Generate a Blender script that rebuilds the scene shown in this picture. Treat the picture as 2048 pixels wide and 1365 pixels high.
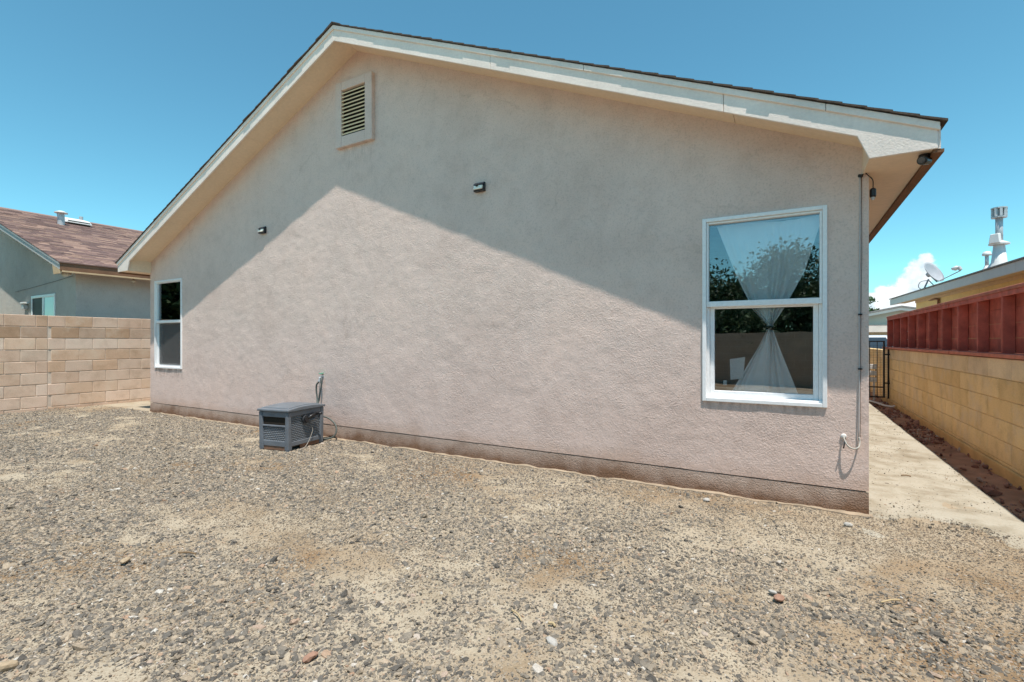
import bpy, bmesh, math, random
import numpy as np
from mathutils import Vector, Matrix, noise as mnoise
R = math.radians
random.seed(7)
rng = np.random.default_rng(11)
for o in list(bpy.data.objects): bpy.data.objects.remove(o)
S = bpy.context.scene
C = S.collection

# ------------------------------------------------------------------ camera
cd = bpy.data.cameras.new('camera'); cam = bpy.data.objects.new('camera', cd); C.objects.link(cam)
cam.location = (9.78, -4.276, 1.25); cam.rotation_euler = (R(90), 0, R(29.75))
cd.sensor_width = 36; cd.lens = 972 / 2048 * 36; cd.clip_start = 0.05; cd.clip_end = 3000
S.camera = cam

# ------------------------------------------------------------------ light
SUN = Vector((0.38, -0.36, 1.57)).normalized()
sd = bpy.data.lights.new('sun', 'SUN'); sd.energy = 2.9; sd.angle = R(0.53); sd.color = (1, 0.935, 0.855)
sun = bpy.data.objects.new('sun', sd); C.objects.link(sun)
sun.rotation_euler = (-SUN).to_track_quat('-Z', 'Y').to_euler()
W = bpy.data.worlds.new('World'); S.world = W; W.use_nodes = True
SKY_STRENGTH = 0.15
EXPOSURE = 1.0
S.cycles.max_bounces = 7; S.cycles.diffuse_bounces = 4; S.cycles.glossy_bounces = 3; S.cycles.transparent_max_bounces = 8
S.view_settings.view_transform = 'Standard'; S.view_settings.look = 'None'
S.view_settings.exposure = EXPOSURE; S.view_settings.gamma = 1.0
S.view_settings.use_curve_mapping = False

def build_world():
    t = W.node_tree; n = t.nodes; l = t.links; n.clear()
    out = n.new('ShaderNodeOutputWorld'); bg = n.new('ShaderNodeBackground')
    sky = n.new('ShaderNodeTexSky'); sky.sky_type = 'NISHITA'; sky.sun_disc = False
    sky.sun_elevation = math.asin(SUN.z); sky.sun_rotation = math.atan2(SUN.x, SUN.y)
    sky.altitude = 1500; sky.air_density = 1.0; sky.dust_density = 0.15; sky.ozone_density = 1.0
    tint = n.new('ShaderNodeMix'); tint.data_type = 'RGBA'; tint.blend_type = 'MULTIPLY'
    tint.inputs[0].default_value = 1; l.new(sky.outputs[0], tint.inputs[6]); tint.inputs[7].default_value = (0.39, 0.71, 0.63, 1)
    # distant cumulus: soft blobs by direction, broken up with noise
    tc = n.new('ShaderNodeTexCoord')
    nz = n.new('ShaderNodeTexNoise'); nz.inputs['Scale'].default_value = 38; nz.inputs['Detail'].default_value = 7
    nz.inputs['Roughness'].default_value = 0.62
    l.new(tc.outputs['Generated'], nz.inputs['Vector'])
    A = R(29.75); f = Vector((-math.sin(A), math.cos(A), 0)); r = Vector((math.cos(A), math.sin(A), 0))
    def d(px, py): return (f + r * (px - 1024) / 972 + Vector((0, 0, (682.5 - py) / 972))).normalized()
    blobs = [(1842, 535, .020), (1830, 560, .026), (1852, 520, .013), (1818, 590, .030), (1775, 596, .022), (1745, 612, .020),
             (1790, 615, .030), (1850, 600, .03), (1768, 588, .014), (1795, 605, .022), (1752, 602, .016)]
    prev = None
    for px, py, rad in blobs:
        v = d(px, py)
        dn = n.new('ShaderNodeVectorMath'); dn.operation = 'DISTANCE'
        l.new(tc.outputs['Generated'], dn.inputs[0]); dn.inputs[1].default_value = v
        m = n.new('ShaderNodeMapRange'); m.inputs[1].default_value = 0; m.inputs[2].default_value = rad * 1.5
        m.inputs[3].default_value = 1; m.inputs[4].default_value = 0
        l.new(dn.outputs['Value'], m.inputs[0])
        if prev is None: prev = m
        else:
            a = n.new('ShaderNodeMath'); a.operation = 'MAXIMUM'; l.new(prev.outputs[0], a.inputs[0]); l.new(m.outputs[0], a.inputs[1]); prev = a
    ad = n.new('ShaderNodeMath'); ad.operation = 'MULTIPLY_ADD'; l.new(nz.outputs[0], ad.inputs[0]); ad.inputs[1].default_value = 1.15
    l.new(prev.outputs[0], ad.inputs[2])
    mk = n.new('ShaderNodeMapRange'); mk.interpolation_type = 'SMOOTHSTEP'
    mk.inputs[1].default_value = 0.93; mk.inputs[2].default_value = 1.18; l.new(ad.outputs[0], mk.inputs[0])
    gate = n.new('ShaderNodeMath'); gate.operation = 'GREATER_THAN'; gate.inputs[1].default_value = 0.02; l.new(prev.outputs[0], gate.inputs[0])
    mk2 = n.new('ShaderNodeMath'); mk2.operation = 'MULTIPLY'; l.new(mk.outputs[0], mk2.inputs[0]); l.new(gate.outputs[0], mk2.inputs[1])
    cr = n.new('ShaderNodeValToRGB'); cr.color_ramp.elements[0].position = 0.35; cr.color_ramp.elements[0].color = (2.3, 2.9, 3.3, 1)
    cr.color_ramp.elements[1].position = 0.62; cr.color_ramp.elements[1].color = (3.9, 4.0, 4.0, 1)
    l.new(nz.outputs[0], cr.inputs[0])
    mx = n.new('ShaderNodeMix'); mx.data_type = 'RGBA'; l.new(mk2.outputs[0], mx.inputs[0])
    l.new(tint.outputs[2], mx.inputs[6]); l.new(cr.outputs[0], mx.inputs[7])
    bg.inputs['Strength'].default_value = SKY_STRENGTH
    l.new(mx.outputs[2], bg.inputs['Color']); l.new(bg.outputs[0], out.inputs[0])
build_world()

# ------------------------------------------------------------------ materials
def new_mat(name):
    m = bpy.data.materials.new(name); m.use_nodes = True
    return m, m.node_tree.nodes, m.node_tree.links, m.node_tree.nodes['Principled BSDF']
def ramp(n, stops, interp='LINEAR'):
    r = n.new('ShaderNodeValToRGB'); e = r.color_ramp.elements; r.color_ramp.interpolation = interp
    while len(e) < len(stops): e.new(0.5)
    for i, (p, c) in enumerate(stops): e[i].position = p; e[i].color = (*c, 1)
    return r
def noise_node(n, l, vec, scale, detail=4, rough=0.55):
    t = n.new('ShaderNodeTexNoise'); t.inputs['Scale'].default_value = scale; t.inputs['Detail'].default_value = detail
    t.inputs['Roughness'].default_value = rough
    if vec is not None: l.new(vec, t.inputs['Vector'])
    return t
def mul(n, l, a, b, fac=1.0, mode='MULTIPLY'):
    m = n.new('ShaderNodeMix'); m.data_type = 'RGBA'; m.blend_type = mode
    if hasattr(fac, 'links') or hasattr(fac, 'is_output'): l.new(fac, m.inputs[0])
    else: m.inputs[0].default_value = fac
    for sock, v in ((m.inputs[6], a), (m.inputs[7], b)):
        if isinstance(v, tuple): sock.default_value = (*v, 1)
        else: l.new(v, sock)
    return m.outputs[2]
def add_bump(n, l, bsdf, height, strength, dist, normal=None):
    b = n.new('ShaderNodeBump'); b.inputs['Strength'].default_value = strength; b.inputs['Distance'].default_value = dist
    l.new(height, b.inputs['Height'])
    if normal is not None: l.new(normal, b.inputs['Normal'])
    l.new(b.outputs[0], bsdf.inputs['Normal']); return b.outputs[0]

def simple(name, col, rough=0.6, var=0.12, scale=6.0, bump=0.0, bscale=60.0, metal=0.0, spec=0.4, objcol=False, fine=0.06):
    """plain painted / plastic / wood surface with soft mottling, fine grain and optional bump"""
    m, n, l, b = new_mat(name)
    g = n.new('ShaderNodeNewGeometry').outputs['Position']
    n1 = noise_node(n, l, g, scale, 5); n2 = noise_node(n, l, g, scale * 14, 3)
    r1 = ramp(n, [(0.3, (1 - var,) * 3), (0.7, (1 + var * .5,) * 3)]); l.new(n1.outputs[0], r1.inputs[0])
    r2 = ramp(n, [(0.3, (1 - fine,) * 3), (0.7, (1 + fine * .5,) * 3)]); l.new(n2.outputs[0], r2.inputs[0])
    base = col
    if objcol:
        oi = n.new('ShaderNodeObjectInfo'); base = oi.outputs['Color']
    c = mul(n, l, base, r1.outputs[0]); c = mul(n, l, c, r2.outputs[0])
    l.new(c, b.inputs['Base Color']); b.inputs['Roughness'].default_value = rough; b.inputs['Metallic'].default_value = metal
    b.inputs['Specular IOR Level'].default_value = spec
    if bump:
        nb = noise_node(n, l, g, bscale, 4); add_bump(n, l, b, nb.outputs[0], bump, 0.004)
    return m

def stucco(name, col, dirt_z=None, dirt=(0.5, 0.4, 0.32), warm=(1.0, 0.97, 0.95), stains=(), bumpS=0.9, bd=0.006, sc=70):
    m, n, l, b = new_mat(name)
    geo = n.new('ShaderNodeNewGeometry'); g = geo.outputs['Position']
    big = noise_node(n, l, g, 0.8, 5, 0.6); mid = noise_node(n, l, g, 5, 6, 0.65); fin = noise_node(n, l, g, sc, 4, 0.6)
    rb = ramp(n, [(0.3, (0.90, 0.88, 0.87)), (0.5, (1, 1, 1)), (0.72, tuple(1.05 * w for w in warm))]); l.new(big.outputs[0], rb.inputs[0])
    rm = ramp(n, [(0.25, (0.90, 0.89, 0.885)), (0.5, (1, 1, 1)), (0.8, (1.05, 1.045, 1.04))]); l.new(mid.outputs[0], rm.inputs[0])
    rf = ramp(n, [(0.32, (0.86, 0.855, 0.85)), (0.48, (1, 1, 1)), (0.75, (1.04, 1.04, 1.04))]); l.new(fin.outputs[0], rf.inputs[0])
    c = mul(n, l, col, rb.outputs[0]); c = mul(n, l, c, rm.outputs[0]); c = mul(n, l, c, rf.outputs[0])
    dv = noise_node(n, l, g, 2.6, 4, .6); va = n.new('ShaderNodeVectorMath'); va.operation = 'MULTIPLY_ADD'; l.new(dv.outputs['Color'], va.inputs[0]); va.inputs[1].default_value = (.5, .5, .5); l.new(g, va.inputs[2])
    vc = n.new('ShaderNodeTexVoronoi'); vc.feature = 'DISTANCE_TO_EDGE'; vc.inputs['Scale'].default_value = .62; l.new(va.outputs[0], vc.inputs['Vector'])
    vr = ramp(n, [(0.0, (.17,) * 3), (0.0035, (.17,) * 3), (0.006, (0, 0, 0))]); l.new(vc.outputs[0], vr.inputs[0])
    cm = noise_node(n, l, g, .9, 2); cmr = ramp(n, [(0.50, (0, 0, 0)), (0.58, (1, 1, 1))]); l.new(cm.outputs[0], cmr.inputs[0])
    c = mul(n, l, c, (0.55, 0.5, 0.47), mul(n, l, vr.outputs[0], cmr.outputs[0]))
    sep = n.new('ShaderNodeSeparateXYZ'); l.new(g, sep.inputs[0])
    if dirt_z:
        z0, z1 = dirt_z
        mr = n.new('ShaderNodeMapRange'); mr.inputs[1].default_value = z0; mr.inputs[2].default_value = z1
        mr.inputs[3].default_value = 1; mr.inputs[4].default_value = 0; l.new(sep.outputs[2], mr.inputs[0])
        dn = noise_node(n, l, g, 2.2, 6, 0.7)
        a = n.new('ShaderNodeMath'); a.operation = 'MULTIPLY_ADD'; l.new(mr.outputs[0], a.inputs[0]); a.inputs[1].default_value = 1.2
        s2 = n.new('ShaderNodeMath'); s2.operation = 'SUBTRACT'; l.new(dn.outputs[0], s2.inputs[0]); s2.inputs[1].default_value = 0.62
        s3 = n.new('ShaderNodeMath'); s3.operation = 'MULTIPLY'; s3.inputs[1].default_value = 2.2; l.new(s2.outputs[0], s3.inputs[0])
        l.new(s3.outputs[0], a.inputs[2]); a.use_clamp = True
        c = mul(n, l, c, dirt, a.outputs[0])
    for (x0, x1, z0, z1, amt) in stains:      # run-off streaks under the sills
        nz = n.new('ShaderNodeTexNoise'); nz.inputs['Detail'].default_value = 5; nz.inputs['Scale'].default_value = 1
        mp = n.new('ShaderNodeMapping'); mp.inputs['Scale'].default_value = (26, 1, 7); l.new(g, mp.inputs[0]); l.new(mp.outputs[0], nz.inputs['Vector'])
        def rng_(sock, a0, a1, b0, b1):
            mr = n.new('ShaderNodeMapRange'); mr.inputs[1].default_value = a0; mr.inputs[2].default_value = a1
            mr.inputs[3].default_value = b0; mr.inputs[4].default_value = b1; l.new(sock, mr.inputs[0]); return mr.outputs[0]
        def mm(a_, b_, op='MULTIPLY'):
            q = n.new('ShaderNodeMath'); q.operation = op; q.use_clamp = True
            l.new(a_, q.inputs[0])
            if isinstance(b_, float): q.inputs[1].default_value = b_
            else: l.new(b_, q.inputs[1])
            return q.outputs[0]
        k = mm(rng_(sep.outputs[0], x0 - .03, x0 + .03, 0, 1), rng_(sep.outputs[0], x1 - .03, x1 + .03, 1, 0))
        k = mm(k, rng_(sep.outputs[2], z0, z1, 0, 1)); k = mm(k, rng_(sep.outputs[2], z1, z1 + .01, 1, 0))
        k = mm(k, rng_(nz.outputs[0], .42, .62, 0, 1)); k = mm(k, amt)
        c = mul(n, l, c, (0.35, 0.30, 0.27), k)
    l.new(c, b.inputs['Base Color']); b.inputs['Roughness'].default_value = 0.95; b.inputs['Specular IOR Level'].default_value = 0.15
    b1 = noise_node(n, l, g, sc * .85, 5, 0.7); vo = n.new('ShaderNodeTexVoronoi'); vo.inputs['Scale'].default_value = sc * 1.3; l.new(g, vo.inputs['Vector'])
    sm = n.new('ShaderNodeMath'); sm.operation = 'MULTIPLY_ADD'; l.new(vo.outputs[0], sm.inputs[0]); sm.inputs[1].default_value = 0.35; l.new(b1.outputs[0], sm.inputs[2])
    b2 = noise_node(n, l, g, 13, 4, 0.6)
    nrm = add_bump(n, l, b, b2.outputs[0], 0.4, 0.012)
    tr = noise_node(n, l, g, 3.3, 2, 0.5); tr.inputs['Distortion'].default_value = 2.5          # curved trowel ridges
    trr = ramp(n, [(0.485, (0, 0, 0)), (0.50, (1, 1, 1)), (0.506, (0, 0, 0))]); l.new(tr.outputs[0], trr.inputs[0])
    nrm = add_bump(n, l, b, trr.outputs[0], 0.35, 0.004, nrm)
    fb = n.new('ShaderNodeBump'); fb.inputs['Distance'].default_value = bd; l.new(sm.outputs[0], fb.inputs['Height']); l.new(nrm, fb.inputs['Normal'])
    pv = noise_node(n, l, g, 1.7, 4, 0.6); pm = n.new('ShaderNodeMapRange'); pm.inputs[1].default_value = .35; pm.inputs[2].default_value = .65
    pm.inputs[3].default_value = bumpS * .35; pm.inputs[4].default_value = bumpS * 1.1; l.new(pv.outputs[0], pm.inputs[0]); l.new(pm.outputs[0], fb.inputs['Strength'])
    l.new(fb.outputs[0], b.inputs['Normal'])
    return m

def block_mat(name, bump=0.6):
    m, n, l, b = new_mat(name)
    g = n.new('ShaderNodeNewGeometry').outputs['Position']; oi = n.new('ShaderNodeObjectInfo')
    n1 = noise_node(n, l, g, 4, 6, 0.65); n2 = noise_node(n, l, g, 90, 3, 0.6)
    r1 = ramp(n, [(0.28, (0.80, 0.78, 0.75)), (0.5, (1, 1, 1)), (0.75, (1.08, 1.09, 1.11))]); l.new(n1.outputs[0], r1.inputs[0])
    r2 = ramp(n, [(0.3, (0.88, 0.87, 0.86)), (0.6, (1.03, 1.03, 1.03))]); l.new(n2.outputs[0], r2.inputs[0])
    c = mul(n, l, oi.outputs['Color'], r1.outputs[0]); c = mul(n, l, c, r2.outputs[0])
    ef = noise_node(n, l, g, 2.1, 7, 0.7); er = ramp(n, [(0.50, (0, 0, 0)), (0.68, (0.5, 0.5, 0.5))]); l.new(ef.outputs[0], er.inputs[0])
    c = mul(n, l, c, (0.72, 0.60, 0.47), er.outputs[0], 'MIX')
    l.new(c, b.inputs['Base Color']); b.inputs['Roughness'].default_value = 0.95; b.inputs['Specular IOR Level'].default_value = 0.1
    add_bump(n, l, b, n2.outputs[0], bump, 0.003)
    return m

def glass_mat(name='window_glass', refl=0.12, tint=(0.98, 0.985, 0.985)):
    m, n, l, b = new_mat(name); n.remove(b)
    out = n['Material Output']; tr = n.new('ShaderNodeBsdfTransparent'); tr.inputs[0].default_value = (*tint, 1)
    gl = n.new('ShaderNodeBsdfGlossy'); gl.inputs['Roughness'].default_value = 0.0; gl.inputs[0].default_value = (0.95, 0.97, 1, 1)
    g = n.new('ShaderNodeNewGeometry').outputs['Position']; nz = noise_node(n, l, g, 1.6, 2)
    bp = n.new('ShaderNodeBump'); bp.inputs['Strength'].default_value = 0.08; bp.inputs['Distance'].default_value = 0.02; l.new(nz.outputs[0], bp.inputs['Height'])
    l.new(bp.outputs[0], gl.inputs['Normal'])
    fr = n.new('ShaderNodeFresnel'); fr.inputs['IOR'].default_value = 1.45
    ma = n.new('ShaderNodeMath'); ma.operation = 'MULTIPLY_ADD'; ma.inputs[1].default_value = 1 - refl; ma.inputs[2].default_value = refl
    l.new(fr.outputs[0], ma.inputs[0]); mx = n.new('ShaderNodeMixShader')
    l.new(ma.outputs[0], mx.inputs[0]); l.new(tr.outputs[0], mx.inputs[1]); l.new(gl.outputs[0], mx.inputs[2]); l.new(mx.outputs[0], out.inputs[0])
    return m

STUCCO = (0.735, 0.577, 0.510)
M = {}
M['stucco'] = stucco('taupe_stucco', STUCCO, dirt_z=(0.16, 0.34), dirt=(0.86, 0.80, 0.74),
                     stains=[(.18, 1.06, .60, .80, .9), (9.16, 10.02, .66, .765, .55), (4.83, 5.42, 3.1, 3.68, .22)])
M['skirt'] = stucco('stained_stem_wall', (0.53, 0.41, 0.34), dirt_z=(0.03, 0.22), dirt=(0.44, 0.33, 0.25), sc=80, bumpS=1.3, bd=.012)
M['fascia'] = simple('cream_painted_wood', (0.90, 0.775, 0.69), 0.55, 0.10, 3, bump=0.5, bscale=90)
M['soffit'] = simple('soffit_board', (0.84, 0.67, 0.50), 0.7, 0.06, 2, bump=0.1)
M['eavebrown'] = simple('bare_brown_eave_edge', (0.20, 0.10, 0.05), 0.8, 0.2, 5)
M['shingle'] = simple('dark_brown_shingle', (0.10, 0.075, 0.06), 0.95, 0.35, 30, bump=0.8, bscale=300)
M['vinyl'] = simple('white_vinyl', (0.90, 0.90, 0.90), 0.35, 0.03, 3, spec=0.5)
M['glass'] = glass_mat()
M['rubber'] = simple('black_rubber', (0.02, 0.02, 0.022), 0.6)
M['black'] = simple('black_plastic', (0.018, 0.018, 0.02), 0.35, spec=0.5)
M['lens'] = simple('frosted_lens', (0.95, 0.92, 0.82), 0.3)
M['solar'] = simple('solar_cell', (0.02, 0.025, 0.06), 0.15, spec=0.7)
M['ventslat'] = simple('pale_vent_metal', (0.84, 0.62, 0.38), 0.5)
M['dark'] = simple('dark_void', (0.02, 0.014, 0.008), 0.9)
M['room'] = simple('room_plaster', (0.30, 0.28, 0.26), 0.9)
M['resin'] = simple('grey_blue_resin', (0.155, 0.172, 0.195), 0.5, 0.15, 9, bump=0.15, bscale=200, spec=0.35)
M['resin_weave'] = simple('faded_woven_resin', (0.27, 0.29, 0.315), 0.55, 0.12, 9)
M['resin_dark'] = simple('dark_resin_panel', (0.025, 0.028, 0.033), 0.6, 0.15, 9)
M['rust'] = simple('dusty_brown_resin', (0.22, 0.12, 0.075), 0.8, 0.25, 15)
M['hose'] = simple('grey_green_hose', (0.10, 0.115, 0.105), 0.5)
M['cord'] = simple('pale_grey_cord', (0.46, 0.43, 0.38), 0.6)
M['brass'] = simple('green_faucet', (0.10, 0.32, 0.20), 0.45)
M['galv'] = simple('galvanised_metal', (0.55, 0.56, 0.57), 0.5, 0.15, 14, metal=0.25)
M['whitemetal'] = simple('white_painted_metal', (0.76, 0.75, 0.72), 0.5, 0.06, 8)
M['conduit'] = simple('grey_cable', (0.52, 0.50, 0.49), 0.6)
M['block'] = block_mat('concrete_block')
M['mortar'] = simple('mortar', (0.66, 0.55, 0.45), 0.95, 0.12, 9, bump=0.5, bscale=140)
M['ymortar'] = simple('yellow_mortar', (0.80, 0.62, 0.36), 0.95, 0.12, 9, bump=0.5, bscale=140)
M['redwood'] = simple('red_stained_wood', (0.30, 0.085, 0.062), 0.75, 0.28, 7, bump=0.35, bscale=90, objcol=True)
M['iron'] = simple('black_iron', (0.012, 0.012, 0.013), 0.5)
M['ygstucco'] = stucco('grey_green_stucco', (0.62, 0.59, 0.535), bumpS=0.5)
M['yellowstucco'] = stucco('yellow_stucco', (0.75, 0.55, 0.26), bumpS=0.4)
M['greyfascia'] = simple('grey_painted_wood', (0.56, 0.55, 0.53), 0.6, 0.06)
M['brownwood'] = simple('brown_eave_wood', (0.24, 0.125, 0.07), 0.8, 0.25, 5)
M['tanwood'] = simple('tan_eave_wood', (0.62, 0.45, 0.27), 0.8, 0.1, 5)
M['cream'] = simple('cream_plaster', (0.70, 0.66, 0.55), 0.9, 0.05)
M['greyroof'] = simple('grey_shingle_roof', (0.30, 0.27, 0.25), 0.95, 0.25, 12, bump=0.6)
M['dish'] = simple('grey_dish', (0.42, 0.43, 0.45), 0.45)
M['carpaint'] = simple('silver_white_car_paint', (0.72, 0.74, 0.76), 0.25, 0.02, spec=0.6)
M['carglass'] = simple('dark_car_glass', (0.03, 0.04, 0.05), 0.05, spec=0.9)
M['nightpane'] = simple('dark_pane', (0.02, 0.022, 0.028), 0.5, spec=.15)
M['paper'] = simple('white_paper', (0.80, 0.80, 0.80), 0.8, 0.03)

def curtain_mat():
    m, n, l, b = new_mat('white_curtain'); out = n['Material Output']
    tr = n.new('ShaderNodeBsdfTranslucent'); tr.inputs[0].default_value = (0.75, 0.78, 0.80, 1)
    g = n.new('ShaderNodeNewGeometry').outputs['Position']; nz = noise_node(n, l, g, 9, 4)
    r = ramp(n, [(0.3, (0.90, 0.90, 0.90)), (0.7, (0.96, 0.96, 0.96))]); l.new(nz.outputs[0], r.inputs[0]); l.new(r.outputs[0], b.inputs['Base Color'])
    b.inputs['Roughness'].default_value = 0.9
    mx = n.new('ShaderNodeMixShader'); mx.inputs[0].default_value = 0.05
    l.new(b.outputs[0], mx.inputs[1]); l.new(tr.outputs[0], mx.inputs[2]); l.new(mx.outputs[0], out.inputs[0]); return m
M['curtain'] = curtain_mat()

def screen_mat():
    m, n, l, b = new_mat('insect_screen'); out = n['Material Output']
    tr = n.new('ShaderNodeBsdfTransparent'); b.inputs['Base Color'].default_value = (0.10, 0.10, 0.10, 1); b.inputs['Roughness'].default_value = 0.7
    mx = n.new('ShaderNodeMixShader'); mx.inputs[0].default_value = 0.55
    l.new(tr.outputs[0], mx.inputs[1]); l.new(b.outputs[0], mx.inputs[2]); l.new(mx.outputs[0], out.inputs[0]); return m
M['screen'] = screen_mat()

def foliage_mat(name, cols):
    m, n, l, b = new_mat(name); oi = n.new('ShaderNodeNewGeometry')
    r = ramp(n, [(i / (len(cols) - 1), c) for i, c in enumerate(cols)]); l.new(oi.outputs['Random Per Island'], r.inputs[0])
    l.new(r.outputs[0], b.inputs['Base Color']); b.inputs['Roughness'].default_value = 0.6; return m
M['leaf'] = foliage_mat('tree_leaf', [(0.02, 0.05, 0.015), (0.05, 0.10, 0.03), (0.09, 0.15, 0.05)])
M['bark'] = simple('bark', (0.12, 0.09, 0.065), 0.95, 0.3, 12, bump=0.8)

def ground_mat():
    m, n, l, b = new_mat('sandy_ground')
    g = n.new('ShaderNodeNewGeometry').outputs['Position']
    a = noise_node(n, l, g, 0.7, 6, 0.62); a2 = noise_node(n, l, g, 3.2, 6, 0.65); f1 = noise_node(n, l, g, 90, 4, 0.7)
    ra = ramp(n, [(0.38, (0.25, 0.165, 0.095)), (0.45, (0.33, 0.255, 0.175)), (0.54, (0.415, 0.355, 0.27)), (0.72, (0.37, 0.31, 0.23))]); l.new(a.outputs[0], ra.inputs[0])
    rb = ramp(n, [(0.3, (0.78, 0.74, 0.68)), (0.5, (1, 1, 1)), (0.7, (1.06, 1.05, 1.03))]); l.new(a2.outputs[0], rb.inputs[0])
    vo = n.new('ShaderNodeTexVoronoi'); vo.inputs['Scale'].default_value = 85; l.new(g, vo.inputs['Vector'])
    vr = ramp(n, [(0.0, (0.5, 0.47, 0.44)), (0.35, (0.9, 0.89, 0.87)), (0.6, (1.05, 1.05, 1.05))]); l.new(f1.outputs[0], vr.inputs[0])
    c = mul(n, l, ra.outputs[0], rb.outputs[0]); c = mul(n, l, c, vr.outputs[0])
    l.new(c, b.inputs['Base Color']); b.inputs['Roughness'].default_value = 1.0; b.inputs['Specular IOR Level'].default_value = 0.1
    ad = n.new('ShaderNodeMath'); ad.operation = 'ADD'; l.new(f1.outputs[0], ad.inputs[0]); l.new(vo.outputs[0], ad.inputs[1])
    add_bump(n, l, b, ad.outputs[0], 0.7, 0.006); return m
M['ground'] = ground_mat()
def stone_mat(name, stops):
    m, n, l, b = new_mat(name); oi = n.new('ShaderNodeObjectInfo')
    r = ramp(n, stops, 'LINEAR'); l.new(oi.outputs['Random'], r.inputs[0])
    g = n.new('ShaderNodeNewGeometry').outputs['Position']; nz = noise_node(n, l, g, 160, 3)
    r2 = ramp(n, [(0.3, (0.75, 0.74, 0.72)), (0.7, (1.12, 1.11, 1.1))]); l.new(nz.outputs[0], r2.inputs[0])
    l.new(mul(n, l, r.outputs[0], r2.outputs[0]), b.inputs['Base Color']); b.inputs['Roughness'].default_value = 0.85; b.inputs['Specular IOR Level'].default_value = 0.2
    return m
M['stone'] = stone_mat('gravel_stone', [(0.0, (0.085, 0.078, 0.070)), (0.20, (0.14, 0.128, 0.112)), (0.40, (0.205, 0.182, 0.153)), (0.60, (0.295, 0.25, 0.195)),
                                        (0.80, (0.37, 0.305, 0.228)), (0.95, (0.44, 0.365, 0.275)), (0.972, (0.36, 0.235, 0.16)), (0.992, (0.52, 0.49, 0.44))])
M['grit'] = stone_mat('gravel_grit', [(0.0, (0.12, 0.10, 0.085)), (0.35, (0.20, 0.165, 0.13)), (0.7, (0.30, 0.235, 0.165)), (1.0, (0.40, 0.32, 0.23))])
M['redstone'] = stone_mat('red_brown_rock', [(0.0, (0.22, 0.10, 0.075)), (0.5, (0.36, 0.18, 0.13)), (0.85, (0.46, 0.27, 0.20)), (0.95, (0.55, 0.44, 0.36))])
M['dirt'] = simple('red_brown_dirt', (0.48, 0.26, 0.165), 1.0, 0.3, 6, bump=0.8, bscale=90, spec=0.05)
def path_mat():
    m, n, l, b = new_mat('sandy_concrete')
    g = n.new('ShaderNodeNewGeometry').outputs['Position']
    a = noise_node(n, l, g, 1.6, 6, 0.6); f1 = noise_node(n, l, g, 75, 4, 0.7); a3 = noise_node(n, l, g, 5, 5, 0.6)
    ra = ramp(n, [(0.3, (0.31, 0.27, 0.205)), (0.5, (0.405, 0.37, 0.30)), (0.7, (0.43, 0.40, 0.33))]); l.new(a.outputs[0], ra.inputs[0])
    rf = ramp(n, [(0.28, (0.7, 0.68, 0.65)), (0.45, (1, 1, 1)), (0.8, (1.05, 1.05, 1.05))]); l.new(f1.outputs[0], rf.inputs[0])
    r3 = ramp(n, [(0.3, (0.70, 0.66, 0.60)), (0.55, (1, 1, 1))]); l.new(a3.outputs[0], r3.inputs[0])
    c = mul(n, l, mul(n, l, ra.outputs[0], rf.outputs[0]), r3.outputs[0])
    l.new(c, b.inputs['Base Color']); b.inputs['Roughness'].default_value = 1; b.inputs['Specular IOR Level'].default_value = 0.1
    add_bump(n, l, b, f1.outputs[0], 0.5, 0.004); return m
M['path'] = path_mat()
def nroof_mat():
    m, n, l, b = new_mat('mauve_brown_shingles'); gi = n.new('ShaderNodeNewGeometry')
    r = ramp(n, [(0, (0.15, 0.095, 0.085)), (0.4, (0.24, 0.15, 0.13)), (0.7, (0.29, 0.185, 0.15)), (1, (0.40, 0.26, 0.20))]); l.new(gi.outputs['Random Per Island'], r.inputs[0])
    nz = noise_node(n, l, gi.outputs['Position'], 60, 3); r2 = ramp(n, [(0.3, (0.8,) * 3), (0.7, (1.1,) * 3)]); l.new(nz.outputs[0], r2.inputs[0])
    l.new(mul(n, l, r.outputs[0], r2.outputs[0]), b.inputs['Base Color']); b.inputs['Roughness'].default_value = 0.95; return m
M['nroof'] = nroof_mat()

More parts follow.
